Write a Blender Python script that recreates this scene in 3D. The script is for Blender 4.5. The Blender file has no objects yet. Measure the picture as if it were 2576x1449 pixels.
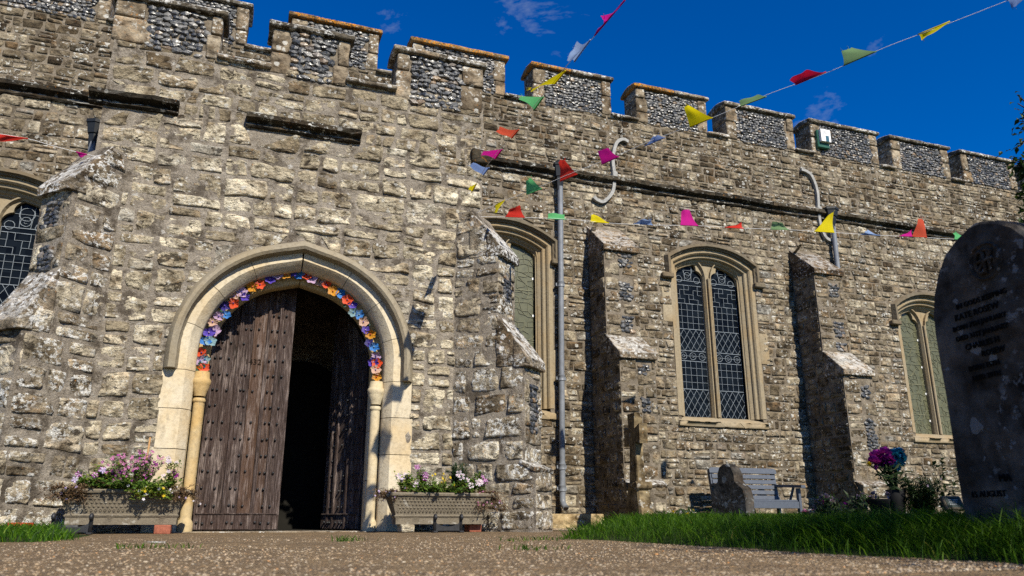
import bpy, math, random
import numpy as np
from mathutils import Vector, Matrix, noise
from mathutils.geometry import delaunay_2d_cdt
random.seed(7)
R = math.radians
SC = bpy.context.scene
COL = SC.collection

# ------------------------------------------------------------------ camera, sky, sun, exposure
CAM_H = 0.115
PITCH = math.atan(583 / 1940.0)
YAW = R(19.7)
cam_d = bpy.data.cameras.new('camera')
cam_d.sensor_width = 36.0
cam_d.lens = 36.0 * 1940 / 2576
cam_d.clip_start = 0.02
cam_d.clip_end = 2000
cam_d.dof.use_dof = True
cam_d.dof.focus_distance = 9.0
cam_d.dof.aperture_fstop = 5.0
cam = bpy.data.objects.new('camera', cam_d)
COL.objects.link(cam)
cam.location = (0, 0, CAM_H)
cam.rotation_euler = (R(90) + PITCH, 0, -YAW)
SC.camera = cam

SUN_AZ = R(10.5)      # to the right of straight out from the wall
SUN_EL = R(40)
to_sun = Vector((math.sin(SUN_AZ) * math.cos(SUN_EL), -math.cos(SUN_AZ) * math.cos(SUN_EL), math.sin(SUN_EL)))
sun_d = bpy.data.lights.new('sun', 'SUN')
sun_d.energy = 5.0
sun_d.angle = R(0.5)
sun_d.color = (1.0, 0.93, 0.785)
sun = bpy.data.objects.new('sun', sun_d)
COL.objects.link(sun)
sun.location = to_sun * 40
sun.rotation_euler = to_sun.to_track_quat('Z', 'Y').to_euler()

world = bpy.data.worlds.new('World')
SC.world = world
world.use_nodes = True
wt = world.node_tree
wt.nodes.clear()
w_out = wt.nodes.new('ShaderNodeOutputWorld')
w_bg = wt.nodes.new('ShaderNodeBackground')
w_sky = wt.nodes.new('ShaderNodeTexSky')
w_sky.sky_type = 'NISHITA'
w_sky.sun_disc = False
w_sky.sun_elevation = SUN_EL
w_sky.sun_rotation = math.atan2(to_sun.x, to_sun.y)
w_sky.altitude = 800
w_sky.air_density = 1.0
w_sky.dust_density = 0.15
w_sky.ozone_density = 3.2
w_bg.inputs['Strength'].default_value = 0.075
# thin fair-weather wisps, the same everywhere on the sky
w_tc = wt.nodes.new('ShaderNodeTexCoord')
w_map = wt.nodes.new('ShaderNodeMapping'); w_map.inputs['Scale'].default_value = (1.0, 1.0, 1.9)
w_map.inputs['Location'].default_value = (3.1, 1.7, 0.6)
w_n1 = wt.nodes.new('ShaderNodeTexNoise'); w_n1.inputs['Scale'].default_value = 7.5
w_n1.inputs['Detail'].default_value = 7; w_n1.inputs['Roughness'].default_value = 0.62
w_n1.inputs['Distortion'].default_value = 0.25
w_r = wt.nodes.new('ShaderNodeMapRange'); w_r.inputs[1].default_value = 0.60; w_r.inputs[2].default_value = 0.84
w_r.inputs[3].default_value = 0; w_r.inputs[4].default_value = 0.62
w_mix = wt.nodes.new('ShaderNodeMixRGB'); w_mix.inputs[2].default_value = (4.6, 5.1, 6.0, 1)
w_hs = wt.nodes.new('ShaderNodeHueSaturation'); w_hs.inputs['Saturation'].default_value = 1.45
w_hs.inputs['Hue'].default_value = 0.516
w_hs.inputs['Value'].default_value = 1.3
L = wt.links.new
L(w_tc.outputs['Generated'], w_map.inputs['Vector']); L(w_map.outputs[0], w_n1.inputs['Vector'])
L(w_n1.outputs['Fac'], w_r.inputs[0]); L(w_r.outputs[0], w_mix.inputs[0])
L(w_sky.outputs[0], w_hs.inputs['Color']); L(w_hs.outputs[0], w_mix.inputs[1])
L(w_mix.outputs[0], w_bg.inputs['Color']); L(w_bg.outputs[0], w_out.inputs['Surface'])

SC.view_settings.view_transform = 'Standard'
SC.view_settings.look = 'None'
SC.view_settings.exposure = 0.54
SC.view_settings.gamma = 1.0
SC.view_settings.use_curve_mapping = False
SC.render.engine = 'CYCLES'
SC.cycles.use_denoising = False
SC.cycles.max_bounces = 4
SC.cycles.diffuse_bounces = 1

# ------------------------------------------------------------------ measuring helpers (survey of the place from known planes)
_cp, _sp, _cy, _sy = math.cos(PITCH), math.sin(PITCH), math.cos(YAW), math.sin(YAW)
def ray(x, y):
    u = (x - 1288.0) / 1940; v = (724.5 - y) / 1940
    f = _cp - v * _sp
    return (f * _sy + u * _cy, f * _cy - u * _sy, v * _cp + _sp)
def at(x, y, Y):
    r = ray(x, y); t = Y / r[1]
    return (r[0] * t, CAM_H + r[2] * t)
def atf(x, y, fwd):
    r = ray(x, y); t = fwd / (r[0] * _sy + r[1] * _cy)
    return Vector((r[0] * t, r[1] * t, CAM_H + r[2] * t))
def proj(X, Y, Z):
    f = X * _sy + Y * _cy; l = X * _cy - Y * _sy; u = Z - CAM_H
    zc = max(f * _cp + u * _sp, 1e-3)
    return (1288 + 1940 * l / zc, 724.5 - 1940 * (u * _cp - f * _sp) / zc)

# ------------------------------------------------------------------ object helpers
def tag(o, label=None, cat=None, group=None, kind=None):
    if label: o['label'] = label
    if cat: o['category'] = cat
    if group: o['group'] = group
    if kind: o['kind'] = kind
    return o
def empty(name, loc=(0, 0, 0), parent=None):
    o = bpy.data.objects.new(name, None)
    o.empty_display_size = 0.1
    COL.objects.link(o)
    o.location = loc
    if parent: set_parent(o, parent)
    return o
def set_parent(o, p):
    o.parent = p
    o.matrix_parent_inverse = world_of(p).inverted()
def world_of(o):
    m = Matrix.LocRotScale(o.location, o.rotation_euler, o.scale)
    if o.parent: return world_of(o.parent) @ o.matrix_parent_inverse @ m
    return m
class MB:
    """collects geometry in world coordinates"""
    def __init__(s): s.v = []; s.f = []; s.m = []; s.t = []
    def add(s, vs, fs, mi=0, tint=None):
        b = len(s.v)
        s.v += [tuple(q) for q in vs]
        s.f += [tuple(i + b for i in f) for f in fs]
        s.m += [mi] * len(fs)
        s.t += [tint or (0.5, 0.5, 0.5)] * len(vs)
        return s
    def box(s, x0, x1, y0, y1, z0, z1, mi=0, M=None, c=0.0, tint=None):
        """box with chamfered edges c"""
        if c <= 0:
            vs = [(x, y, z) for x in (x0, x1) for y in (y0, y1) for z in (z0, z1)]
            fs = [(0, 1, 3, 2), (4, 6, 7, 5), (0, 4, 5, 1), (2, 3, 7, 6), (0, 2, 6, 4), (1, 5, 7, 3)]
        else:
            c = min(c, (x1 - x0) * .45, (y1 - y0) * .45, (z1 - z0) * .45)
            vs = []; idx = {}
            for ix, X in enumerate((x0, x1)):
                for iy, Yv in enumerate((y0, y1)):
                    for iz, Z in enumerate((z0, z1)):
                        sx, sy_, sz = (1, -1)[ix] * c, (1, -1)[iy] * c, (1, -1)[iz] * c
                        idx[(ix, iy, iz)] = len(vs)
                        vs += [(X, Yv + sy_, Z + sz), (X + sx, Yv, Z + sz), (X + sx, Yv + sy_, Z)]
            fs = []
            for a in range(3):
                b, d = [(1, 2), (0, 2), (0, 1)][a]
                for sgn in (0, 1):
                    q = []
                    for (p, r) in ((0, 0), (1, 0), (1, 1), (0, 1)):
                        k = [0, 0, 0]; k[a] = sgn; k[b] = p; k[d] = r
                        q.append(idx[tuple(k)] + a)
                    fs.append(q)
            for a in range(3):
                b, d = [(1, 2), (0, 2), (0, 1)][a]
                for p in (0, 1):
                    for r in (0, 1):
                        k0 = [0, 0, 0]; k1 = [0, 0, 0]
                        k0[a] = 0; k1[a] = 1
                        k0[b] = k1[b] = p; k0[d] = k1[d] = r
                        i0, i1 = idx[tuple(k0)], idx[tuple(k1)]
                        fs.append((i0 + b, i1 + b, i1 + d, i0 + d))
            for k, i in idx.items(): fs.append((i, i + 1, i + 2))
        if M is not None: vs = [M @ Vector(q) for q in vs]
        return s.add(vs, fs, mi, tint)
    def tube(s, pts, rad, n=8, mi=0, cap=True, tint=None):
        pts = [Vector(p) for p in pts]
        rads = rad if isinstance(rad, (list, tuple)) else [rad] * len(pts)
        vs = []; fs = []
        up = None
        for i, p in enumerate(pts):
            d = (pts[min(i + 1, len(pts) - 1)] - pts[max(i - 1, 0)])
            d = d.normalized() if d.length > 1e-9 else Vector((0, 0, 1))
            if up is None: up = Vector((0, 0, 1)) if abs(d.z) < .9 else Vector((1, 0, 0))
            a = d.cross(up)
            if a.length < 1e-6: a = d.cross(Vector((0, 1, 0)))
            a.normalize(); b = d.cross(a); up = -b if False else a.cross(d)
            for k in range(n):
                t = 2 * math.pi * k / n
                vs.append(p + (a * math.cos(t) + b * math.sin(t)) * rads[i])
        for i in range(len(pts) - 1):
            for k in range(n):
                fs.append((i * n + k, i * n + (k + 1) % n, (i + 1) * n + (k + 1) % n, (i + 1) * n + k))
        if cap and n > 2:
            fs.append(tuple(range(n - 1, -1, -1))); fs.append(tuple((len(pts) - 1) * n + k for k in range(n)))
        return s.add(vs, fs, mi, tint)
    def lathe(s, prof, c, n=16, mi=0, M=None, tint=None):
        """prof: (radius, z)"""
        vs = []; fs = []
        for (r, z) in prof:
            for k in range(n):
                t = 2 * math.pi * k / n
                q = Vector((r * math.cos(t), r * math.sin(t), z))
                vs.append((M @ q if M is not None else q) + Vector(c))
        m = len(prof)
        for i in range(m - 1):
            for k in range(n):
                fs.append((i * n + k, i * n + (k + 1) % n, (i + 1) * n + (k + 1) % n, (i + 1) * n + k))
        fs.append(tuple(range(n - 1, -1, -1))); fs.append(tuple((m - 1) * n + k for k in range(n)))
        return s.add(vs, fs, mi, tint)
    def prism(s, poly, y0, y1, mi=0, M=None, tint=None):
        """poly in (x,z), extruded along y"""
        n = len(poly)
        vs = [Vector((p[0], y0, p[1])) for p in poly] + [Vector((p[0], y1, p[1])) for p in poly]
        fs = [tuple(range(n)), tuple(range(2 * n - 1, n - 1, -1))]
        fs += [(i, (i + 1) % n + 0, (i + 1) % n + n, i + n) for i in range(n)]
        if M is not None: vs = [M @ q for q in vs]
        return s.add(vs, fs, mi, tint)
    def build(s, name, mats, parent=None, smooth=False, kind=None, label=None, loc=None, recalc=False):
        v = np.array(s.v, dtype=np.float64).reshape(-1, 3)
        if loc is None:
            loc = v.mean(axis=0) if len(v) else (0, 0, 0)
            if len(v): loc = (loc[0], loc[1], v[:, 2].min())
        me = bpy.data.meshes.new(name)
        me.from_pydata((v - np.array(loc)).tolist(), [], s.f)
        mats = mats if isinstance(mats, (list, tuple)) else [mats]
        for m in mats: me.materials.append(m)
        if len(mats) > 1: me.polygons.foreach_set('material_index', s.m)
        if smooth: me.polygons.foreach_set('use_smooth', [True] * len(me.polygons))
        at_ = me.attributes.new('tint', 'FLOAT_COLOR', 'POINT')
        t = np.ones((len(v), 4), dtype=np.float32); t[:, :3] = np.array(s.t, dtype=np.float32).reshape(-1, 3)
        at_.data.foreach_set('color', t.ravel())
        me.update()
        if recalc:
            import bmesh
            bm = bmesh.new(); bm.from_mesh(me); bmesh.ops.recalc_face_normals(bm, faces=bm.faces); bm.to_mesh(me); bm.free()
        o = bpy.data.objects.new(name, me)
        COL.objects.link(o)
        o.location = loc
        if parent: set_parent(o, parent)
        if kind: o['kind'] = kind
        if label: o['label'] = label
        return o
def share(o, name, loc, parent, rot=None, scale=None):
    c = bpy.data.objects.new(name, o.data); COL.objects.link(c)
    c.location = loc
    if rot: c.rotation_euler = rot
    if scale: c.scale = scale
    if parent: set_parent(c, parent)
    return c
def smooth_by_angle(o, deg=35):
    me = o.data
    me.polygons.foreach_set('use_smooth', [True] * len(me.polygons))
    me.set_sharp_from_angle(angle=R(deg))
    return o

# sweeping a ring profile (r outward, d depth) along a path in the wall plane
def resample(path, step):
    out = [Vector(path[0])]
    for a, b in zip(path[:-1], path[1:]):
        a, b = Vector(a), Vector(b); n = max(1, int((b - a).length / step + .5))
        for i in range(1, n + 1): out.append(a.lerp(b, i / n))
    return out
def path_normals(p):
    ns = []
    for i in range(len(p)):
        d0 = (p[i] - p[i - 1]).normalized() if i > 0 else None
        d1 = (p[i + 1] - p[i]).normalized() if i < len(p) - 1 else None
        if d0 is None: d0 = d1
        if d1 is None: d1 = d0
        n0 = Vector((-d0.y, d0.x)); n1 = Vector((-d1.y, d1.x))
        m = (n0 + n1).normalized()
        ns.append(m / max(.5, m.dot(n0)))
    return ns
def sweep(mb, p, ns, prof, Y0, jit=0.0, mi=0, tint=None):
    vs = []; fs = []; k = len(prof)
    for i, (q, n) in enumerate(zip(p, ns)):
        for (r, d) in prof:
            j = random.uniform(-jit, jit)
            vs.append((q.x + n.x * (r + j), Y0 + d + j * .5, q.y + n.y * (r + j)))
    for i in range(len(p) - 1):
        for j in range(k):
            fs.append((i * k + j, i * k + (j + 1) % k, (i + 1) * k + (j + 1) % k, (i + 1) * k + j))
    fs.append(tuple(range(k - 1, -1, -1))); fs.append(tuple((len(p) - 1) * k + j for j in range(k)))
    mb.add(vs, fs, mi, tint)
# ------------------------------------------------------------------ materials
class NT:
    def __init__(s, name):
        s.m = bpy.data.materials.new(name); s.m.use_nodes = True
        s.t = s.m.node_tree; s.b = s.t.nodes['Principled BSDF']
        s.geo = None
    def n(s, typ, ins=None, **kw):
        x = s.t.nodes.new(typ)
        for k, v in kw.items(): setattr(x, k, v)
        for k, v in (ins or {}).items():
            if hasattr(v, 'is_output') or isinstance(v, bpy.types.NodeSocket): s.t.links.new(v, x.inputs[k])
            else: x.inputs[k].default_value = v
        return x
    def pos(s):
        if s.geo is None: s.geo = s.n('ShaderNodeNewGeometry')
        return s.geo.outputs['Position']
    def nrm(s):
        s.pos(); return s.geo.outputs['Normal']
    def obj(s): return s.n('ShaderNodeTexCoord').outputs['Object']
    def tint(s, ch=0):
        a = s.n('ShaderNodeAttribute', attribute_name='tint')
        return s.n('ShaderNodeSeparateColor', {0: a.outputs['Color']}).outputs[ch]
    def noise(s, scale, detail=4, rough=.55, vec=None, dist=0.0):
        return s.n('ShaderNodeTexNoise', {'Vector': vec or s.pos(), 'Scale': scale, 'Detail': detail, 'Roughness': rough, 'Distortion': dist}).outputs['Fac']
    def stretch(s, sx, sy, sz, off=(0, 0, 0), vec=None):
        return s.n('ShaderNodeMapping', {'Vector': vec or s.pos(), 'Scale': (sx, sy, sz), 'Location': off}).outputs[0]
    def voro(s, scale, vec=None, feature='F1', out='Distance', rnd=1.0):
        return s.n('ShaderNodeTexVoronoi', {'Vector': vec or s.pos(), 'Scale': scale, 'Randomness': rnd}, feature=feature).outputs[out]
    def ramp(s, fac, stops):
        r = s.n('ShaderNodeValToRGB', {0: fac}); e = r.color_ramp.elements
        while len(e) < len(stops): e.new(0.5)
        for q, (p, c) in zip(e, stops):
            q.position = p; q.color = (*c, 1) if not isinstance(c, (int, float)) else (c, c, c, 1)
        return r.outputs[0]
    def rng(s, v, a, b, c=0.0, d=1.0):
        return s.n('ShaderNodeMapRange', {0: v, 1: a, 2: b, 3: c, 4: d}).outputs[0]
    def math(s, op, a, b=None):
        return s.n('ShaderNodeMath', {0: a, **({1: b} if b is not None else {})}, operation=op).outputs[0]
    def mix(s, f, a, b, mode='MIX'):
        q = s.n('ShaderNodeMixRGB', blend_type=mode)
        for k, v in ((0, f), (1, a), (2, b)):
            if isinstance(v, bpy.types.NodeSocket): s.t.links.new(v, q.inputs[k])
            elif isinstance(v, (int, float)): q.inputs[k].default_value = v if k == 0 else (v, v, v, 1)
            else: q.inputs[k].default_value = (*v, 1)
        return q.outputs[0]
    def set(s, color=None, rough=None, spec=None, normal=None, **kw):
        for key, v in (('Base Color', color), ('Roughness', rough), ('Specular IOR Level', spec), ('Normal', normal)):
            if v is None: continue
            if isinstance(v, bpy.types.NodeSocket): s.t.links.new(v, s.b.inputs[key])
            elif key == 'Base Color': s.b.inputs[key].default_value = (*v, 1)
            else: s.b.inputs[key].default_value = v
        for k, v in kw.items(): s.b.inputs[k].default_value = v
        return s.m
    def bump(s, h, strength=.5, dist=.02, prev=None):
        ins = {'Height': h, 'Strength': strength, 'Distance': dist}
        if prev is not None: ins['Normal'] = prev
        return s.n('ShaderNodeBump', ins).outputs[0]

def stone_mat(name, stops, lichen=.5, orange=.2, stain=.5, bump=.6, strata=1.0, spot=.5, up=0.0, rough=.95, pale=(.70, .69, .64), fine=1.0, rust=.4, ocov=0.0):
    q = NT(name)
    t = q.tint(0); hue = q.tint(1)
    base = q.ramp(t, stops)
    # broad weathering
    nb = q.noise(1.1, 5, .6)
    base = q.mix(q.rng(nb, .42, .66, 0, stain), base, (.42, .36, .30), 'MULTIPLY')
    # rusty / ochre blush on some stones
    no = q.noise(5.0, 4, .6, q.stretch(1, 1, 1.6, (7, 3, 1)))
    om = q.math('MULTIPLY', q.rng(no, .46, .62), q.rng(hue, .40, .95))
    base = q.mix(q.math('MULTIPLY', om, rust), base, (.36, .22, .105))
    # mottling
    nm = q.noise(10, 6, .62)
    base = q.mix(1.0, base, q.ramp(nm, [(.30, (.20, .175, .145)), (.47, (.90, .89, .88)), (.68, (1.45, 1.44, 1.42))]), 'MULTIPLY')
    base = q.mix(1.0, base, q.ramp(q.noise(4.0, 5, .6, q.stretch(1, 1, 1.3, (6, 6, 2))), [(.34, (.42, .38, .33)), (.52, (1.0, 1.0, 1.0)), (.70, (1.22, 1.22, 1.2))]), 'MULTIPLY')
    # bedding cracks with dirt, blackened further to imitate shade in crevices
    ns = q.noise(5.0, 6, .62, q.stretch(1, 1, 2.2, (2, 0, 5)), .8)
    crack = q.ramp(ns, [(.375, 1.0), (.42, 0.0)])
    crack2 = q.ramp(q.noise(10, 5, .6, q.stretch(1, 1, 1.8), 1.1), [(.0, 0.0), (.468, 0.0), (.492, 1.0), (.516, 0.0)])
    base = q.mix(q.math('MULTIPLY', crack, .85 * strata), base, (.035, .027, .019))
    base = q.mix(q.math('MULTIPLY', crack2, .8 * strata), base, (.035, .027, .019))
    # lichens
    nl = q.noise(2.6, 3, .5, q.stretch(1, 1, 1, (11, 5, 3)))
    vd = q.voro(26)
    patch = q.noise(22, 5, .7, q.stretch(1, 1, 1.3, (1, 9, 4)))
    thr = .62 - .12 * lichen
    m1 = q.math('MULTIPLY', q.rng(patch, thr, thr + .05), q.rng(nl, .52 - .1 * lichen, .60 - .06 * lichen))
    vs = q.n('ShaderNodeTexVoronoi', {'Vector': q.pos(), 'Scale': 15.0})
    cellr = q.n('ShaderNodeSeparateColor', {0: vs.outputs['Color']}).outputs[0]
    wob = q.math('ADD', vs.outputs['Distance'], q.rng(q.noise(60, 3), .3, .7, -.12, .12))
    m2 = q.math('MULTIPLY', q.math('LESS_THAN', wob, q.rng(cellr, .72, 1.0, .0, .5)), spot)
    m = q.math('MAXIMUM', m1, m2)
    if up > 0:
        nz = q.n('ShaderNodeSeparateXYZ', {0: q.nrm()}).outputs[2]
        m = q.math('MAXIMUM', m, q.math('MULTIPLY', q.rng(nz, .25, .7), q.math('MULTIPLY', up, q.rng(q.noise(9, 5, .7), .46, .53))))
    pl = q.mix(q.noise(45, 3), pale, tuple(c * .72 for c in pale))
    base = q.mix(q.math('MULTIPLY', m, .9), base, pl)
    if orange > 0:
        m3 = q.math('MULTIPLY', q.rng(q.noise(30, 4, .7, q.stretch(1, 1, 1, (4, 4, 4))), .60 - .16 * ocov, .66 - .14 * ocov), q.rng(q.noise(3.0, 2, .5, q.stretch(1, 1, 1, (8, 1, 6))), .55 - .25 * ocov, .62 - .25 * ocov))
        base = q.mix(q.math('MULTIPLY', m3, orange), base, (.52, .20, .018))
    h = q.math('ADD', q.math('MULTIPLY', nm, .55), q.math('MULTIPLY', ns, .6 * strata))
    h = q.math('SUBTRACT', h, q.math('MULTIPLY', crack, .35 * strata))
    b1 = q.bump(h, bump, .065)
    b2 = q.bump(q.noise(36, 5, .68), bump * .9 * fine, .024, b1)
    return q.set(base, rough, .15, b2)

M = {}
M['porch_stone'] = stone_mat('porch_stone', [(0, (.13, .10, .062)), (.3, (.30, .255, .178)), (.55, (.47, .415, .305)), (.8, (.61, .55, .42)), (1, (.38, .355, .30))], .40, .4, .36, 1.0, 1.0, .5, rust=.35)
M['buttress_stone'] = stone_mat('buttress_stone', [(0, (.12, .092, .058)), (.3, (.25, .21, .15)), (.55, (.40, .35, .26)), (.8, (.54, .485, .375)), (1, (.36, .34, .29))], .95, .5, .5, 1.0, 1.0, .9, rust=.4, pale=(.72, .71, .67))
M['nave_stone'] = stone_mat('nave_stone', [(0, (.066, .050, .032)), (.3, (.155, .126, .084)), (.55, (.28, .236, .168)), (.8, (.44, .388, .29)), (1, (.26, .248, .22))], .50, .22, .45, 1.0, .7, .65)
M['cap_stone'] = stone_mat('cap_stone', [(0, (.10, .08, .055)), (.5, (.17, .14, .10)), (1, (.27, .235, .18))], .95, .5, .6, .9, .9, .9, up=.8, pale=(.78, .77, .74))
M['cap_brown'] = stone_mat('brown_weathering', [(0, (.12, .085, .05)), (.5, (.19, .14, .09)), (1, (.28, .22, .15))], .55, .6, .5, .9, .9, .6, up=.35, pale=(.74, .73, .70))
M['cap_mixed'] = stone_mat('mixed_weathering', [(0, (.13, .105, .075)), (.5, (.21, .175, .13)), (1, (.31, .27, .21))], .75, .5, .5, .8, .9, .7, up=.5, pale=(.70, .69, .65))
M['coping'] = stone_mat('coping_stone', [(0, (.12, .105, .08)), (.5, (.20, .175, .135)), (1, (.32, .285, .225))], .75, .6, .6, .7, .8, .6, up=1.0, pale=(.80, .79, .76))
M['coping_orange'] = stone_mat('coping_orange_lichen', [(0, (.17, .11, .055)), (.5, (.26, .175, .085)), (1, (.34, .26, .16))], .2, 1.0, .45, .5, .7, .3, up=.15, ocov=.6)
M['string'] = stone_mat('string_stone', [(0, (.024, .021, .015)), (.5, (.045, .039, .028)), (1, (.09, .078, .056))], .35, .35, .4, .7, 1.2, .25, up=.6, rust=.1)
M['quoin'] = stone_mat('quoin_stone', [(0, (.15, .12, .082)), (.5, (.24, .197, .142)), (1, (.35, .30, .225))], .5, .6, .6, .6, .7, .6)
M['dark_stone'] = stone_mat('gravestone_stone', [(0, (.042, .040, .038)), (.5, (.068, .065, .061)), (1, (.10, .095, .085))], .5, .08, .5, .5, .2, .9, pale=(.20, .205, .205))
M['cross_stone'] = stone_mat('cross_stone', [(0, (.13, .10, .058)), (.5, (.19, .148, .085)), (1, (.28, .22, .135))], .2, .5, .5, .35, .3, .3)
M['block_stone'] = stone_mat('block_stone', [(0, (.30, .22, .11)), (.5, (.40, .31, .17)), (1, (.48, .39, .24))], .15, .4, .4, .3, .3, .2)

def ashlar(name, c0, c1, gold, goldamt):
    q = NT(name)
    base = q.mix(q.tint(0), c0, c1)
    base = q.mix(q.math('MULTIPLY', q.rng(q.noise(2.2, 4, .55), .45, .62), goldamt), base, gold)
    base = q.mix(1.0, base, q.ramp(q.noise(26, 5, .7), [(.28, (.72, .70, .66)), (.5, (.98, .98, .98)), (.75, (1.08, 1.08, 1.06))]), 'MULTIPLY')
    base = q.mix(q.math('MULTIPLY', q.rng(q.noise(7, 5, .7, q.stretch(1, 1, .5, (3, 3, 3))), .56, .68), .55), base, (.22, .19, .14))
    pit = q.rng(q.voro(70), 0, .22, 0, 1)
    b = q.bump(q.math('ADD', q.noise(40, 5, .7), q.math('MULTIPLY', pit, .25)), .35, .012)
    return q.set(base, .92, .15, b)
M['ashlar'] = ashlar('door_ashlar', (.455, .385, .275), (.56, .49, .365), (.52, .375, .19), .5)
M['ashlar_cream'] = ashlar('cream_ashlar', (.46, .385, .25), (.55, .475, .335), (.50, .36, .18), .45)
M['ashlar_gold'] = ashlar('golden_ashlar', (.40, .30, .155), (.47, .37, .22), (.47, .30, .11), .7)
M['hood'] = ashlar('hood_ashlar', (.235, .20, .145), (.30, .26, .19), (.27, .21, .125), .5)
M['win_ashlar'] = ashlar('window_ashlar', (.23, .185, .12), (.33, .275, .19), (.30, .205, .10), .5)
M['win_hood'] = ashlar('window_hood', (.11, .092, .065), (.18, .15, .105), (.17, .12, .07), .5)

q = NT('mortar')
c = q.mix(q.noise(1.6, 4), (.245, .21, .167), (.345, .305, .255))
c = q.mix(q.rng(q.noise(4, 5, .7), .5, .60, 0, .8), c, (.075, .06, .045))
c = q.mix(1.0, c, q.ramp(q.noise(70, 5, .7), [(.28, (.66, .65, .63)), (.5, (.98, .98, .98)), (.74, (1.2, 1.19, 1.17))]), 'MULTIPLY')
c = q.mix(1.0, c, q.ramp(q.noise(9, 5, .65), [(.3, (.6, .57, .53)), (.55, (1, 1, 1)), (.75, (1.25, 1.24, 1.2))]), 'MULTIPLY')
c = q.mix(q.rng(q.noise(11, 4, .6, q.stretch(1, 1, 1, (5, 2, 8))), .63, .68, 0, .6), c, (.55, .53, .49))
b = q.bump(q.noise(14, 6, .7), .9, .05); b = q.bump(q.noise(90, 4, .8), .8, .012, b)
M['mortar'] = q.set(c, .97, .1, b)
q = NT('nave_mortar')
c = q.mix(q.noise(1.6, 4), (.165, .135, .10), (.245, .21, .165))
c = q.mix(q.rng(q.noise(5, 5, .7), .48, .64, 0, .75), c, (.07, .057, .042))
c = q.mix(1.0, c, q.ramp(q.noise(70, 5, .7), [(.28, (.62, .61, .59)), (.5, (.97, .97, .97)), (.74, (1.2, 1.19, 1.17))]), 'MULTIPLY')
c = q.mix(1.0, c, q.ramp(q.noise(9, 5, .65), [(.3, (.6, .57, .53)), (.55, (1, 1, 1)), (.75, (1.25, 1.24, 1.2))]), 'MULTIPLY')
b = q.bump(q.noise(16, 6, .7), .7, .03); b = q.bump(q.noise(110, 4, .8), .6, .008, b)
M['nave_mortar'] = q.set(c, .97, .1, b)

q = NT('flint')
nf = q.noise(24, 4, .65, None, .8)
c = q.ramp(nf, [(.30, (.013, .014, .017)), (.50, (.036, .038, .043)), (.62, (.10, .10, .10)), (.76, (.28, .275, .265))])
c = q.mix(q.rng(q.tint(0), .80, .97, 0, .6), c, (.27, .255, .235))
c = q.mix(q.rng(q.tint(1), .9, 1, 0, .6), c, (.30, .19, .09))
M['flint'] = q.set(c, q.rng(nf, .4, .65, .22, .8), .6, q.bump(q.noise(38, 3, .6), .5, .012))

def simple(name, col, rough=.6, spec=.3, var=.25, scale=12, bump=.1, dist=.004, metallic=0.0, dark=None, **kw):
    q = NT(name)
    d = dark or tuple(x * (1 - var) for x in col)
    u = tuple(min(1, x * (1 + var * .6)) for x in col)
    c = q.mix(q.rng(q.noise(scale, 5, .65), .3, .7), d, u)
    return q.set(c, rough, spec, q.bump(q.noise(scale * 5, 4, .7), bump, dist), Metallic=metallic, **kw)
M['pipe'] = simple('grey_pipe_paint', (.175, .188, .212), .45, .35, .3, 7, .2)
M['hopper'] = simple('dark_hopper_iron', (.014, .016, .019), .5, .3, .3)
M['lead'] = simple('lead_came', (.19, .22, .25), .5, .4, .2)
M['iron_light'] = simple('wall_iron', (.30, .295, .28), .7, .3, .35, 25, .3)
M['iron_black'] = simple('black_iron', (.018, .018, .02), .5, .4, .5, 30, .3)
M['bench'] = simple('bench_paint', (.075, .087, .112), .55, .35, .2, 30, .2)
M['white_plastic'] = simple('white_plastic', (.75, .75, .74), .4, .4, .05)
M['green_plastic'] = simple('green_plastic', (.02, .09, .055), .4, .4, .2)
M['blue_print'] = simple('blue_print', (.02, .09, .14), .5, .3, .1)
M['grey_print'] = simple('grey_print', (.25, .27, .30), .5, .3, .1)
M['red_bowl'] = simple('red_bowl_glaze', (.62, .05, .015), .22, .5, .1)
M['brick'] = simple('red_brick', (.30, .10, .06), .9, .2, .4, 35, .5, .01)
M['cane'] = simple('bamboo_cane', (.36, .20, .08), .6, .3, .2, 60)
M['cord'] = simple('white_cord', (.72, .71, .70), .8, .2, .1)
M['black_pot'] = simple('black_plastic_pot', (.008, .008, .009), .8, .15, .2)
M['soil'] = simple('potting_soil', (.035, .024, .016), .98, .1, .5, 60, .9, .02)
M['bark'] = simple('tree_bark', (.075, .06, .045), .95, .1, .5, 20, .9, .03)
M['text_dark'] = simple('carved_letters', (.010, .010, .010), .95, .05, .3)
M['groove'] = simple('carved_groove', (.018, .013, .010), .95, .05, .3)
M['dark_room'] = simple('porch_shade', (.014, .013, .011), .95, .1, .3, 5, .4, .01)  # near-black colour stands in for the shade inside the porch
M['plaque_wood'] = simple('plaque_wood', (.075, .06, .04), .7, .3, .4, 40, .4)
M['plaque_face'] = simple('plaque_face', (.02, .032, .028), .6, .2, .5, 30)

# painted glass lights
q = NT('dark_glass')
M['glass'] = q.set(q.mix(q.tint(0), (.003, .004, .006), (.008, .011, .015)), q.rng(q.tint(1), 0, 1, .05, .2), .06, q.bump(q.noise(30, 2), .06, .01))
q = NT('misted_glazing')
c = q.mix(q.noise(3.0, 3), (.075, .078, .042), (.125, .122, .070))
c = q.mix(q.rng(q.noise(14, 5, .7), .45, .65, 0, .6), c, (.045, .048, .028))
M['mist_glass'] = q.set(c, .32, .35, q.bump(q.noise(9, 3), .1, .01))
M['mist_lead'] = simple('lead_under_mist', (.165, .162, .10), .5, .3, .25)

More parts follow.
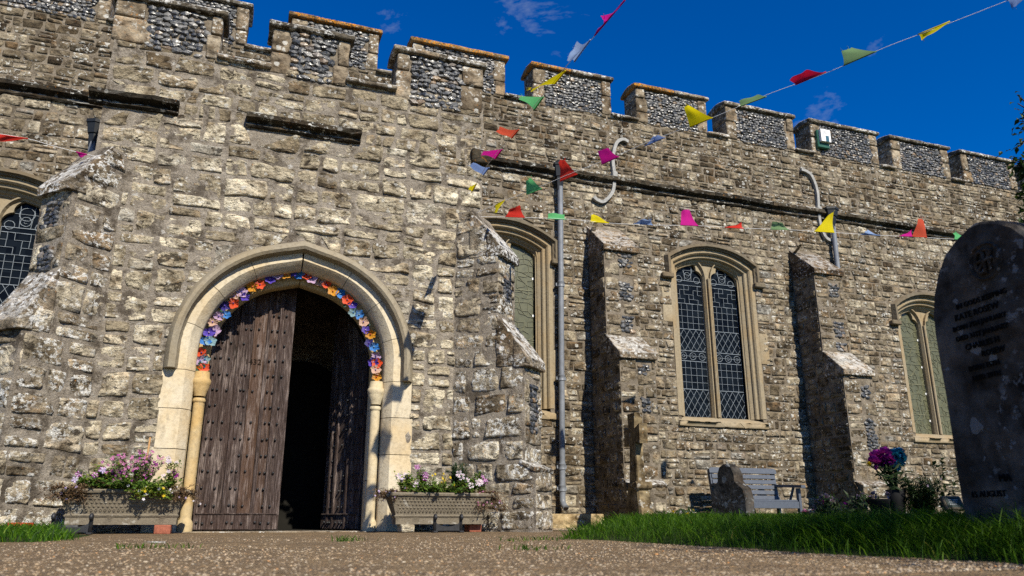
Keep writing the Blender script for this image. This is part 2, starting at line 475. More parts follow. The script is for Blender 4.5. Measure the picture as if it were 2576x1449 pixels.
# oak of the door leaves: grain along z
q = NT('weathered_oak')
g = q.noise(6.0, 7, .68, q.stretch(16, 16, .8), .35)
g2 = q.noise(3.0, 4, .6, q.stretch(1, 1, .45, (2, 2, 2)))
c = q.ramp(g, [(.30, (.010, .007, .006)), (.44, (.042, .027, .022)), (.57, (.095, .068, .060)), (.68, (.20, .165, .155)), (.8, (.36, .32, .31))])
c = q.mix(q.rng(g2, .44, .66, 0, .6), c, (.050, .026, .020))
c = q.mix(q.rng(q.tint(0), .93, 1, 0, .3), c, (.165, .08, .035))
c = q.mix(q.rng(q.noise(9, 3, .5, q.stretch(1, 1, .35, (9, 9, 9))), .66, .72, 0, .8), c, (.018, .012, .009))
c = q.mix(q.math('MULTIPLY', q.rng(q.noise(5, 5, .65, q.stretch(2.2, 2.2, .5, (4, 1, 7))), .50, .62), q.rng(g, .42, .6)), c, (.26, .205, .18))
M['oak'] = q.set(c, .72, .25, q.bump(g, 1.0, .03))

# path: exposed pebble aggregate
q = NT('pebble_path')
v = q.n('ShaderNodeTexVoronoi', {'Vector': q.stretch(1, 1, 0), 'Scale': 105.0})
v2 = q.n('ShaderNodeTexVoronoi', {'Vector': q.stretch(1, 1, 0, (3, 1, 0)), 'Scale': 31.0})
sep = q.n('ShaderNodeSeparateColor', {0: v.outputs['Color']})
sep2 = q.n('ShaderNodeSeparateColor', {0: v2.outputs['Color']})
peb = q.ramp(sep.outputs[0], [(0, (.13, .10, .075)), (.25, (.29, .205, .118)), (.5, (.36, .265, .16)), (.68, (.28, .22, .152)), (.85, (.16, .125, .095)), (.95, (.44, .365, .265)), (1, (.42, .20, .06))])
big = q.ramp(sep2.outputs[1], [(0, (.10, .08, .06)), (.4, (.32, .22, .12)), (.7, (.40, .33, .24)), (1, (.30, .165, .07))])
gap = q.rng(v.outputs['Distance'], .30, .62, 0, 1)
c = q.mix(gap, peb, (.16, .122, .082))
bigm = q.math('MULTIPLY', q.math('LESS_THAN', v2.outputs['Distance'], .42), q.rng(sep2.outputs[0], .78, .80))
c = q.mix(bigm, c, big)
c = q.mix(q.rng(q.noise(1.4, 4, .6, q.stretch(1, 1, 0)), .42, .64, 0, .35), c, (.13, .105, .08))
c = q.mix(1.0, c, q.ramp(q.noise(22, 5, .7, q.stretch(1, 1, 0)), [(.3, (.55, .53, .50)), (.5, (1, 1, 1)), (.72, (1.3, 1.27, 1.2))]), 'MULTIPLY')
c = q.mix(1.0, c, q.ramp(q.noise(5, 4, .6, q.stretch(1, 1, 0, (2, 5, 0))), [(.3, (.72, .69, .65)), (.7, (1.12, 1.1, 1.04))]), 'MULTIPLY')
c = q.mix(1.0, c, (1.0, .94, .82), 'MULTIPLY')
h = q.math('SUBTRACT', q.math('MULTIPLY', bigm, .7), v.outputs['Distance'])
M['path'] = q.set(c, .85, .25, q.bump(h, .9, .012))

q = NT('pebble')
c = q.ramp(q.tint(0), [(0, (.10, .08, .06)), (.3, (.26, .185, .115)), (.55, (.40, .295, .18)), (.72, (.28, .22, .16)), (.88, (.38, .305, .21)), (.95, (.48, .41, .31)), (1, (.46, .21, .06))])
M['pebble'] = q.set(q.mix(1.0, c, q.ramp(q.noise(150, 3), [(.3, (.75, .75, .75)), (.7, (1.15, 1.15, 1.15))]), 'MULTIPLY'), .7, .3)

q = NT('turf_soil')
M['turf'] = q.set(q.mix(q.noise(9, 5, .7), (.018, .030, .008), (.05, .07, .02)), .98, .1, q.bump(q.noise(40, 5, .8), .9, .03))
q = NT('gravel')
vg = q.n('ShaderNodeTexVoronoi', {'Vector': q.pos(), 'Scale': 60.0})
M['gravel'] = q.set(q.mix(q.rng(vg.outputs['Distance'], .3, .6), q.ramp(q.n('ShaderNodeSeparateColor', {0: vg.outputs['Color']}).outputs[0], [(0, (.20, .16, .11)), (.5, (.42, .34, .23)), (1, (.52, .47, .39))]), (.10, .08, .055)), .9, .2, q.bump(q.math('SUBTRACT', 1.0, vg.outputs['Distance']), .9, .012))

def leafy(name, stops, trans=.35, rough=.5, spec=.15):
    q = NT(name)
    c = q.ramp(q.tint(0), stops)
    q.set(c, rough, spec)
    tr = q.n('ShaderNodeBsdfTranslucent', {'Color': q.mix(1.0, c, (1.25, 1.3, .8), 'MULTIPLY')})
    ms = q.n('ShaderNodeMixShader', {0: trans, 1: q.b.outputs[0], 2: tr.outputs[0]})
    q.t.links.new(ms.outputs[0], q.t.nodes['Material Output'].inputs['Surface'])
    return q.m
M['grass'] = leafy('grass_blades', [(0, (.010, .034, .002)), (.5, (.042, .110, .004)), (.85, (.105, .20, .011)), (1, (.30, .27, .06))], .4, .55)
M['leaf'] = leafy('green_leaf', [(0, (.03, .065, .012)), (.5, (.07, .135, .022)), (.85, (.17, .24, .035)), (1, (.26, .26, .05))])
M['rosemary'] = leafy('dark_needle_leaf', [(0, (.012, .04, .018)), (1, (.04, .095, .035))])
M['dry'] = leafy('dry_stem', [(0, (.06, .035, .02)), (.5, (.13, .08, .045)), (1, (.22, .15, .08))], .2)
M['tree_leaf'] = leafy('tree_leaf', [(0, (.012, .028, .006)), (1, (.045, .075, .015))], .25)
M['dark_leaf'] = leafy('shade_leaf', [(0, (.010, .022, .008)), (1, (.035, .06, .018))], .25)
def petal(name, a, b, trans=.3):
    return leafy(name, [(0, a), (1, b)], trans, .6)
M['petal_pink'] = petal('pink_petal', (.36, .10, .25), (.58, .24, .42))
M['petal_purple'] = petal('purple_petal', (.20, .02, .20), (.42, .06, .36))
M['petal_lilac'] = petal('lilac_petal', (.36, .26, .55), (.66, .56, .78))
M['petal_white'] = petal('white_petal', (.72, .66, .74), (.85, .82, .84))
M['petal_yellow'] = petal('yellow_petal', (.62, .40, .01), (.75, .56, .02))
M['petal_magenta'] = petal('magenta_petal', (.16, .008, .17), (.30, .02, .28))
M['petal_blue'] = petal('blue_petal', (.006, .07, .20), (.015, .16, .36))
M['petal_mauve'] = petal('mauve_petal', (.16, .11, .19), (.30, .24, .32))

def yarn(name, col):
    q = NT(name)
    w = q.n('ShaderNodeTexWave', {'Vector': q.pos(), 'Scale': 55.0, 'Distortion': 4.0, 'Detail': 2.0}).outputs['Fac']
    c = q.mix(w, tuple(x * .55 for x in col), tuple(min(1, x * 1.15) for x in col))
    return q.set(c, .95, .1, q.bump(w, .8, .006), **{'Sheen Weight': .2})
YARN = {'purple': (.085, .035, .46), 'lilac': (.60, .40, .60), 'gold': (.72, .30, .004), 'blue': (.025, .22, .66), 'orange': (.80, .07, .003), 'peach': (.68, .42, .31), 'navy': (.025, .012, .22), 'green': (.003, .07, .035), 'pale': (.24, .40, .45)}
YM = {k: yarn(k + '_yarn', v) for k, v in YARN.items()}

def cloth(name, col, trans=.45):
    q = NT(name)
    w = q.noise(240, 2, .6)
    c = q.mix(q.rng(w, .3, .7), tuple(x * .8 for x in col), tuple(min(1, x * 1.1) for x in col))
    c = q.mix(q.rng(q.noise(5, 3), .4, .7, 0, .3), c, tuple(x * .7 for x in col))
    q.set(c, .8, .15, q.bump(w, .2, .002))
    tr = q.n('ShaderNodeBsdfTranslucent', {'Color': c})
    ms = q.n('ShaderNodeMixShader', {0: trans, 1: q.b.outputs[0], 2: tr.outputs[0]})
    q.t.links.new(ms.outputs[0], q.t.nodes['Material Output'].inputs['Surface'])
    return q.m
FLAG = {'red': (.62, .035, .022), 'crimson': (.52, .01, .04), 'magenta': (.55, .012, .25), 'yellow': (.72, .60, .008), 'green': (.12, .46, .17), 'sage': (.22, .36, .17), 'blue': (.18, .27, .52), 'skyblue': (.30, .42, .68), 'coral': (.66, .10, .05)}
FM = {k: cloth(k + '_cloth', v) for k, v in FLAG.items()}

# cast concrete of the troughs
q = NT('trough_concrete')
c = q.mix(q.noise(6, 5, .65), (.12, .10, .072), (.21, .178, .132))
c = q.mix(1.0, c, q.ramp(q.noise(90, 4, .8), [(.25, (.5, .5, .5)), (.5, (1, 1, 1)), (.75, (1.3, 1.3, 1.3))]), 'MULTIPLY')
c = q.mix(q.rng(q.noise(9, 4, .6), .60, .66, 0, .5), c, (.42, .40, .35))
M['trough'] = q.set(c, .95, .12, q.bump(q.noise(60, 5, .8), .7, .01))
# ------------------------------------------------------------------ masonry tools
class Frame:
    def __init__(s, O, U, N):
        s.O = Vector(O); s.U = Vector(U).normalized(); s.N = Vector(N).normalized(); s.V = Vector((0, 0, 1))
    def pt(s, u, v, h=0.0): return s.O + s.U * u + s.V * v + s.N * h
SOUTH = lambda Y: Frame((0, Y, 0), (1, 0, 0), (0, -1, 0))

WARP = (0.0, 1.0)
def stone_geo(quad, fr, nx, ny, relief, rough, mb=None, sk=.035):
    """one rough stone: bulging broken face, edges turned down into the joint"""
    (a0, a1, a2, a3) = [Vector(p) for p in quad]
    def par(n): return [-1.0] + [-.93 + 1.86 * i / (n - 2) for i in range(n - 1)] + [1.0]
    A, B = par(nx), par(ny)
    k = random.uniform(.10, .32); off = Vector((random.uniform(0, 50), random.uniform(0, 50), random.uniform(0, 50)))
    tilt_u, tilt_v = random.uniform(-.5, .5) * relief, random.uniform(-.6, .5) * relief
    w = ((a1 - a0).length + (a2 - a3).length) * .5; h_ = ((a3 - a0).length + (a2 - a1).length) * .5
    ed = min(w, h_)
    vs = []
    wa, wf = WARP
    for b in B:
        for a in A:
            ua = a * math.sqrt(max(0, 1 - k * b * b * .5)); vb = b * math.sqrt(max(0, 1 - k * a * a * .5))
            s, t = (ua + 1) / 2, (vb + 1) / 2
            p = a0 * (1 - s) * (1 - t) + a1 * s * (1 - t) + a2 * s * t + a3 * (1 - s) * t
            q = Vector((p.x, p.y * 1.7, 0)) + off
            e = max(abs(a), abs(b))
            o = .085 * ed
            p2 = (p.x + o * noise.noise(q * 6.5), p.y + o * noise.noise(q * 6.5 + Vector((5, 5, 5))))
            if wa > 0:
                k_ = wa * (.25 if in_door(p.x, p.y, .62) else 1.0)
                n1 = noise.noise_vector(Vector((p.x * wf, p.y * wf, fr.O.y))); n2 = noise.noise_vector(Vector((p.x * wf * 2.7, p.y * wf * 2.7, 9.0)))
                p2 = (p2[0] + k_ * (n1.x + .5 * n2.x), p2[1] + k_ * (n1.y + .5 * n2.y))
            if e >= .999: hh = -sk
            else:
                fall = 1 - max(0, (e - .72) / .28) ** 2.0 * .8
                r = .50 * noise.noise(q * 4.3) + .36 * noise.noise(q * 10) + .27 * noise.noise(q * 22) + .18 * noise.noise(q * 43)
                ter = noise.noise(Vector((q.x * 2.6, q.y * 6, 3))) + .35 * noise.noise(Vector((q.x * 9, q.y * 13, 6)))
                r += .30 * math.floor(ter * 4.5) / 2
                hh = relief * fall + rough * r * (.35 + .65 * fall) + tilt_u * a + tilt_v * b
            vs.append(fr.pt(p2[0], p2[1], hh))
    n1 = nx + 1
    fs = [(j * n1 + i, j * n1 + i + 1, (j + 1) * n1 + i + 1, (j + 1) * n1 + i) for j in range(ny) for i in range(nx)]
    return vs, fs

def lay_courses(u0, u1, v0, v1, hr, wr, gap, blocked, rnd, wave=.02):
    quads = []; v = v0; row = 0
    def wv(u, r): return wave * noise.noise(Vector((u * .9, r * 3.7, 1.3))) + wave * .5 * noise.noise(Vector((u * 3.1, r * 5.1, 7)))
    while v < v1 - .04:
        h = rnd.uniform(*hr)
        if v + h > v1 - hr[0] * .5: h = v1 - v
        vb, vt, vm = v, v + h, v + h / 2
        u = u0; step = .02; runs = []; start = None
        while u <= u1 + 1e-6:
            ok = not blocked(u, vm)
            if ok and start is None: start = u
            if (not ok or u + step > u1 + 1e-6) and start is not None:
                runs.append((start, u if not ok else u1)); start = None
            u += step
        def edge(ue, vv, sgn):
            if blocked(ue + sgn * .02, vv):
                for i in range(1, 22):
                    if not blocked(ue + sgn * .02 * i, vv): return ue + sgn * .02 * i
                return ue + sgn * .3
            for i in range(0, 8):
                if blocked(ue - sgn * .02 * i, vv) or ue - sgn * .02 * i < u0 or ue - sgn * .02 * i > u1: return ue - sgn * .02 * max(0, i - 1)
            return ue
        for (ra, rb) in runs:
            if rb - ra < .05: continue
            xs = [ra]
            while xs[-1] < rb - 1e-6:
                w = rnd.uniform(*wr) if rnd.random() > .18 else rnd.uniform(wr[0] * .5, wr[0])
                nxt = xs[-1] + w
                if rb - nxt < wr[0] * .7: nxt = rb
                xs.append(nxt)
            for i in range(len(xs) - 1):
                xa, xb = xs[i], xs[i + 1]
                lb = edge(xa, vb + .02, 1) if i == 0 else xa + rnd.uniform(-.02, .02)
                lt = edge(xa, vt - .02, 1) if i == 0 else xa + rnd.uniform(-.02, .02)
                rb_ = edge(xb, vb + .02, -1) if i == len(xs) - 2 else xb + rnd.uniform(-.02, .02)
                rt = edge(xb, vt - .02, -1) if i == len(xs) - 2 else xb + rnd.uniform(-.02, .02)
                if rb_ - lb < .03 or rt - lt < .03:
                    rb_, rt, lb, lt = max(rb_, lb + .03), max(rt, lt + .03), lb, lt
                g = gap * rnd.uniform(.6, 1.4) / 2
                tall = (vt - vb) > hr[0] * 1.3 and rnd.random() < .2
                parts = [(0, 1)] if not tall else [(0, .48), (.52, 1)]
                for (f0, f1) in parts:
                    yb = vb + (vt - vb) * f0; yt = vb + (vt - vb) * f1
                    quads.append([(lb + g, yb + g + wv(lb, row)), (rb_ - g, yb + g + wv(rb_, row)),
                                  (rt - g, yt - g + wv(rt, row + (f1 == 1))), (lt + g, yt - g + wv(lt, row + (f1 == 1)))])
        v = vt; row += 1
    return quads

def fill_gaps(quads, u0, u1, v0, v1, blocked, rnd, step=.05, size=(.05, .10)):
    """small pinning stones in the corners the courses leave open"""
    out = []; boxes = [(min(p[0] for p in q), max(p[0] for p in q), min(p[1] for p in q), max(p[1] for p in q)) for q in quads]
    u = u0 + step
    while u < u1 - step:
        v = v0 + step
        while v < v1 - step:
            w, h = rnd.uniform(*size) / 2, rnd.uniform(*size) * .4
            if not any(blocked(u + a, v + b) for (a, b) in ((0, 0), (w, h), (-w, h), (w, -h), (-w, -h))):
                if not any(a - w * .8 < u < b + w * .8 and c - h * .8 < v < d + h * .8 for (a, b, c, d) in boxes):
                    out.append([(u - w, v - h), (u + w, v - h), (u + w, v + h), (u - w, v + h)]); boxes.append((u - w, u + w, v - h, v + h))
            v += step * .7
        u += step * .7
    return out

def lay_rubble(u0, u1, v0, v1, amin, amax, wmax, hmax, gap, blocked, rnd, band=(.45, .75)):
    """random rubble: loose bands cut again and again into stones of very different size"""
    out = []
    def cut(a, b, c, d, dep):
        w, h = b - a, d - c
        pts = [(a + w * i, c + h * j) for i in (.04, .5, .96) for j in (.06, .5, .94)]
        nb = sum(blocked(*q) for q in pts)
        if nb == 9: return
        lim = rnd.uniform(amin, amax) if rnd.random() < .8 else amax * 1.4
        if nb > 4 and min(w, h) > .16: lim = 0
        if (w * h < lim and w < wmax and h < hmax and w > h * .75) or max(w, h) < .17 or (min(w, h) < .12 and w < wmax):
            g = gap * rnd.uniform(.6, 1.4) / 2; j = lambda: rnd.uniform(-.012, .012)
            if nb == 0:
                out.append([(a + g + j(), c + g + j()), (b - g + j(), c + g + j()), (b - g + j(), d - g + j()), (a + g + j(), d - g + j())])
                return
            rows = []
            for vv in (c + g + .01, d - g - .01):
                best = None; st = None; n = max(4, int(w / .012))
                for i in range(n + 1):
                    u = a + g + (w - 2 * g) * i / n; ok = not blocked(u, vv)
                    if ok and st is None: st = u
                    if (not ok or i == n) and st is not None:
                        if best is None or u - st > best[1] - best[0]: best = (st, u)
                        st = None
                rows.append(best)
            if rows[0] is None and rows[1] is None: return
            for k in (0, 1):
                if rows[k] is None:
                    q = rows[1 - k]; m_ = q[0] if blocked(q[1] + .03, (c + d) / 2) else q[1]
                    rows[k] = (m_ - .012, m_ + .012)
            (la, ra), (lb, rb) = rows
            if max(ra - la, rb - lb) < .05: return
            out.append([(la, c + g), (ra, c + g), (rb, d - g), (lb, d - g)])
            return
        t = rnd.uniform(.34, .66)
        if w > h * rnd.uniform(1.5, 2.3) or h < .11: cut(a, a + w * t, c, d, dep + 1); cut(a + w * t, b, c, d, dep + 1)
        else: cut(a, b, c, c + h * t, dep + 1); cut(a, b, c + h * t, d, dep + 1)
    v = v0
    while v < v1 - .05:
        h = rnd.uniform(*band)
        if v + h > v1 - band[0] * .6: h = v1 - v
        u = u0
        while u < u1 - .05:
            w = rnd.uniform(.6, 1.3)
            if u + w > u1 - .4: w = u1 - u
            cut(u, u + w, v, v + h, 0); u += w
        v += h
    return out

def rough_box(mb, x0, x1, y0, y1, z0, z1, seg=.08, amp=.006, rd=.012, fn=None, mi=0, tint=None):
    def par(a, b):
        L_ = b - a; r = min(rd, L_ * .3); n = max(1, int((L_ - 2 * r) / seg + .5))
        return [a] + [a + r + (L_ - 2 * r) * i / n for i in range(n + 1)] + [b]
    X, Yv, Z = par(x0, x1), par(y0, y1), par(z0, z1)
    off = Vector((random.uniform(0, 40), random.uniform(0, 40), random.uniform(0, 40)))
    cache = {}; vs = []; fs = []
    def vid(i, j, k):
        if (i, j, k) in cache: return cache[(i, j, k)]
        p = Vector((X[i], Yv[j], Z[k]))
        c = Vector((min(max(p.x, x0 + rd), x1 - rd) if x1 - x0 > 2 * rd else (x0 + x1) / 2, min(max(p.y, y0 + rd), y1 - rd) if y1 - y0 > 2 * rd else (y0 + y1) / 2, min(max(p.z, z0 + rd), z1 - rd) if z1 - z0 > 2 * rd else (z0 + z1) / 2))
        d = p - c
        if d.length > rd: p = c + d.normalized() * rd
        q = p + off
        p = p + amp * (noise.noise_vector(q * 6) + .6 * noise.noise_vector(q * 17))
        cache[(i, j, k)] = len(vs); vs.append(fn(p) if fn else p)
        return cache[(i, j, k)]
    nx, ny, nz = len(X) - 1, len(Yv) - 1, len(Z) - 1
    for i in range(nx):
        for j in range(ny):
            fs.append((vid(i, j, 0), vid(i, j + 1, 0), vid(i + 1, j + 1, 0), vid(i + 1, j, 0)))
            fs.append((vid(i, j, nz), vid(i + 1, j, nz), vid(i + 1, j + 1, nz), vid(i, j + 1, nz)))
    for i in range(nx):
        for k in range(nz):
            fs.append((vid(i, 0, k), vid(i + 1, 0, k), vid(i + 1, 0, k + 1), vid(i, 0, k + 1)))
            fs.append((vid(i, ny, k), vid(i, ny, k + 1), vid(i + 1, ny, k + 1), vid(i + 1, ny, k)))
    for j in range(ny):
        for k in range(nz):
            fs.append((vid(0, j, k), vid(0, j, k + 1), vid(0, j + 1, k + 1), vid(0, j + 1, k)))
            fs.append((vid(nx, j, k), vid(nx, j + 1, k), vid(nx, j + 1, k + 1), vid(nx, j, k + 1)))
    mb.add(vs, fs, mi, tint)

_ph = (1 + 5 ** .5) / 2
ICO_V = [Vector(p).normalized() for p in [(-1, _ph, 0), (1, _ph, 0), (-1, -_ph, 0), (1, -_ph, 0), (0, -1, _ph), (0, 1, _ph), (0, -1, -_ph), (0, 1, -_ph), (_ph, 0, -1), (_ph, 0, 1), (-_ph, 0, -1), (-_ph, 0, 1)]]
ICO_F = [(0, 11, 5), (0, 5, 1), (0, 1, 7), (0, 7, 10), (0, 10, 11), (1, 5, 9), (5, 11, 4), (11, 10, 2), (10, 7, 6), (7, 1, 8), (3, 9, 4), (3, 4, 2), (3, 2, 6), (3, 6, 8), (3, 8, 9), (4, 9, 5), (2, 4, 11), (6, 2, 10), (8, 6, 7), (9, 8, 1)]
_e = {}
ICO2_V = list(ICO_V); ICO2_F = []
for (a, b, c) in ICO_F:
    def mid(i, j):
        k = (min(i, j), max(i, j))
        if k not in _e: _e[k] = len(ICO2_V); ICO2_V.append((ICO_V[i] + ICO_V[j]).normalized())
        return _e[k]
    x, y, z = mid(a, b), mid(b, c), mid(c, a)
    ICO2_F += [(a, x, z), (b, y, x), (c, z, y), (x, y, z)]
def lump(mb, fr, u, v, ru, rv, rn, h, tint, V=ICO_V, F=ICO_F, amp=.55):
    off = Vector((random.uniform(0, 60), random.uniform(0, 60), 0)); an = random.uniform(-.4, .4)
    ca, sa = math.cos(an), math.sin(an); vs = []
    for p in V:
        k = 1 + amp * noise.noise(p * 1.6 + off)
        a, b = p.x * ru * k, p.y * rv * k
        vs.append(fr.pt(u + a * ca - b * sa, v + a * sa + b * ca, h + p.z * rn * k))
    mb.add(vs, F, 0, tint)
def flints(mb, fr, u0, u1, v0, v1, size, inside=None):
    v = v0 + size * .4; row = 0
    while v < v1 - size * .25:
        u = u0 + size * random.uniform(.4, .75)
        while u < u1 - size * .3:
            s = size * random.uniform(.75, 1.2)
            uu, vv = u, v + random.uniform(-.18, .18) * size
            if inside is None or inside(uu, vv):
                lump(mb, fr, uu, vv, s * random.uniform(.55, .70), s * random.uniform(.36, .48), s * .30, random.uniform(.0, .012), (random.random(), random.random(), 0))
            u += s * random.uniform(.86, 1.05)
        v += size * random.uniform(.62, .72); row += 1

def mortar_sheet(fr, outline, holes, depth=0.0, step=.14, amp=.006, mb=None):
    """wall face with real openings; depth > 0 adds the reveals of the openings"""
    mb = mb or MB()
    us = [p[0] for p in outline]; vs_ = [p[1] for p in outline]
    pts = [Vector(p) for p in outline]; n = len(outline)
    edges = [(i, (i + 1) % n) for i in range(n)]
    for h in holes:
        b = len(pts); pts += [Vector(p) for p in h]
        edges += [(b + i, b + (i + 1) % len(h)) for i in range(len(h))]
    u = min(us) + step
    while u < max(us) - step * .5:
        v = min(vs_) + step
        while v < max(vs_) - step * .5:
            pts.append(Vector((u + random.uniform(-.3, .3) * step, v + random.uniform(-.3, .3) * step)))
            v += step
        u += step
    ov, oe, of, _, _, _ = delaunay_2d_cdt(pts, edges, [], 0, 1e-5)
    def inpoly(p, poly):
        c = False; j = len(poly) - 1
        for i in range(len(poly)):
            a, b = poly[i], poly[j]
            if (a[1] > p[1]) != (b[1] > p[1]) and p[0] < (b[0] - a[0]) * (p[1] - a[1]) / (b[1] - a[1]) + a[0]: c = not c
            j = i
        return c
    fs = []
    for f in of:
        cx_ = sum(ov[i].x for i in f) / 3; cz_ = sum(ov[i].y for i in f) / 3
        if not inpoly((cx_, cz_), outline) or any(inpoly((cx_, cz_), h) for h in holes): continue
        fs.append(f)
    mb.add([fr.pt(p.x, p.y, amp * (.25 + noise.noise(Vector((p.x * 5, p.y * 5, 2))) + .5 * noise.noise(Vector((p.x * 14, p.y * 14, 2))))) for p in ov], fs)
    if depth > 0:
        for h in holes:
            k = len(h)
            mb.add([fr.pt(p[0], p[1], .004) for p in h] + [fr.pt(p[0], p[1], -depth) for p in h], [(i, (i + 1) % k, (i + 1) % k + k, i + k) for i in range(k)])
    return mb

YP, YN = 8.0, 10.5          # porch front, nave wall
PX0, PX1 = -1.57, 2.49      # porch corners
FP, FN = SOUTH(YP), SOUTH(YN)
church = empty('stone_church', (0.5, YP, 0))
tag(church, 'old ragstone church with battlemented flint parapet, arched porch door and leaded windows', 'church')

# ---- doorway geometry
DCX, DA, DZS, DR, DSL = .523, .815, 1.705, .80, .27   # centre, half span, springing, haunch radius, slope of the straight upper part
DTH = math.atan(DSL)
def arch_z(dx, off=0.0):
    """height of the arch line at distance dx from its middle: haunch arc, then a straight run to the crown"""
    dx = abs(dx); r = DR + off
    e = DR - DA                       # the arc's centre lies this far beyond the middle line
    # arc: (dx + e)^2 + (z - zs)^2 = r^2 ; tangent slope DSL reached where (dx + e) = r sin(th)
    td = r * math.sin(DTH) - e
    tz = DZS + r * math.cos(DTH)
    if dx < td: return tz + DSL * (td - dx)
    q = r * r - (dx + e) ** 2
    return DZS + math.sqrt(q) if q > 0 else DZS
def door_path(off=0.0, z0=0.0, n=18):
    r = DR + off; e = DR - DA; pts = [(DCX - DA - off, z0)]
    for i in range(n + 1):
        t = (math.pi / 2 - DTH) * i / n
        pts.append((DCX - (r * math.cos(t) - e), DZS + r * math.sin(t)))
    pts += [(DCX, arch_z(0, off))]
    return pts + [(2 * DCX - x, z) for (x, z) in pts[:-1]][::-1]
def in_door(x, z, off):
    if z < 0: return False
    dx = abs(x - DCX)
    if z <= DZS: return dx < DA + off
    return dx < DA + off and z < arch_z(dx, off)

# ---- porch wall
rp = random.Random(11)
porch = empty('porch_wall', (0.5, YP, 0), church)
hole = door_path(.28, -.02)
mortar_sheet(FP, [(PX0, -.05), (PX1, -.05), (PX1, 5.0), (PX0, 5.0)], [hole], .10, .055, .011).build('mortar', M['mortar'], porch, smooth=True)
m = MB()
m.add([(PX0, YP, -.05), (PX0, YN, -.05), (PX0, YN, 5.0), (PX0, YP, 5.0), (PX1, YP, -.05), (PX1, YN, -.05), (PX1, YN, 5.0), (PX1, YP, 5.0)], [(0, 1, 2, 3), (5, 4, 7, 6), (3, 2, 6, 7)])
m.build('side_wall', M['mortar'], porch)
def porch_blocked(x, z):
    if in_door(x, z, .385): return True
    if x > PX1 - .30 and z < 3.45: return True
    if x < PX0 + .30 and z < 3.60: return True
    if 4.16 < z < 4.36 and (x < -.84 or -.21 < x < 1.06): return True
    return z > 4.97
def flush(quads, fr, mat, parent, name, nx, ny, relief, rough, tr, dx=.0, cap=300, big=None, stuff_name=None, proud=0.0):
    """the stones that show largest are objects of their own, the rest one joined part"""
    def size(q):
        pp = [proj(*fr.pt(u, v)) for (u, v) in q]
        return abs((pp[1][0] - pp[0][0]) * (pp[3][1] - pp[0][1]))
    order = sorted(quads, key=size, reverse=True)
    rest = MB()
    for i, q in enumerate(order):
        t = (tr(), random.random(), random.random())
        w = (Vector(q[1]) - Vector(q[0])).length; h = (Vector(q[3]) - Vector(q[0])).length
        kx = max(4, min(nx, int(nx * w / .4) + 2)); ky = max(4, min(ny, int(ny * h / .25) + 2))
        vs, fs = stone_geo(q, fr, kx, ky, relief * random.uniform(.5, 1.5) + proud, rough * min(1.2, max(.5, h / .2)))
        if i < cap:
            MB().add(vs, fs, 0, t).build(name, mat, parent, smooth=True)
        else: rest.add(vs, fs, 0, t)
    if rest.v: rest.build(stuff_name or name + '_infill', mat, parent, smooth=True, kind='stuff')
tp = lambda: min(1, max(0, rp.gauss(.60, .19)))
tp_dark = lambda: min(1, max(0, rp.gauss(.40, .17)))
quads = lay_rubble(PX0, PX1, 0.0, 4.20, .045, .135, .60, .32, .022, porch_blocked, rp, (.5, .85))
print('porch stones', len(quads))
WARP = (.030, 1.7)
flush(quads, FP, M['porch_stone'], porch, 'stone_block', 34, 26, .0150, .027, tp)
quads = lay_courses(PX0, PX1, 4.32, 4.98, (.13, .21), (.18, .44), .02, porch_blocked, rp, .02)
quads += lay_courses(PX0, PX1, 4.18, 4.33, (.12, .16), (.12, .3), .02, porch_blocked, rp, .02)
flush(quads, FP, M['porch_stone'], porch, 'stone_block', 30, 22, .0145, .025, tp_dark)

WARP = (0.0, 1.0)
def string_piece(mb, x0, x1, Yw, z0, z1, pr=.10, seg=.12, jit=.006):
    """sloped top, upright mossy face, hollow and a roll below"""
    h = z1 - z0
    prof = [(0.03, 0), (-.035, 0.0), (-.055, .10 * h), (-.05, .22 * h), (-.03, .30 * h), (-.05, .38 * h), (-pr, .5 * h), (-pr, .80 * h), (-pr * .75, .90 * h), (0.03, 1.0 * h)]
    n = max(2, int((x1 - x0) / seg)); vs = []; fs = []; k = len(prof)
    for i in range(n + 1):
        x = x0 + (x1 - x0) * i / n
        wob = .012 * noise.noise(Vector((x * 2.3, Yw, z0)))
        for j, (d, z) in enumerate(prof):
            vs.append((x, Yw + d * (1 + .2 * noise.noise(Vector((x * 5, j, 0)))) + random.uniform(-jit, jit), z0 + z + wob + random.uniform(-jit, jit)))
    for i in range(n):
        for j in range(k): fs.append((i * k + j, (i + 1) * k + j, (i + 1) * k + (j + 1) % k, i * k + (j + 1) % k))
    fs.append(tuple(range(k))); fs.append(tuple(n * k + j for j in range(k - 1, -1, -1)))
    mb.add(vs, fs, 0, (random.random(), random.random(), 0))
for (a, b) in ((-1.70, -.86), (-.19, 1.04)):
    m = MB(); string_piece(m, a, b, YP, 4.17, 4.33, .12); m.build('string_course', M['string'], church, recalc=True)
m = MB(); rough_box(m, 2.34, 2.56, YP - .09, YP + .05, 4.14, 4.33, .05, .02, .03); m.build('string_course', M['string'], church, smooth=True)

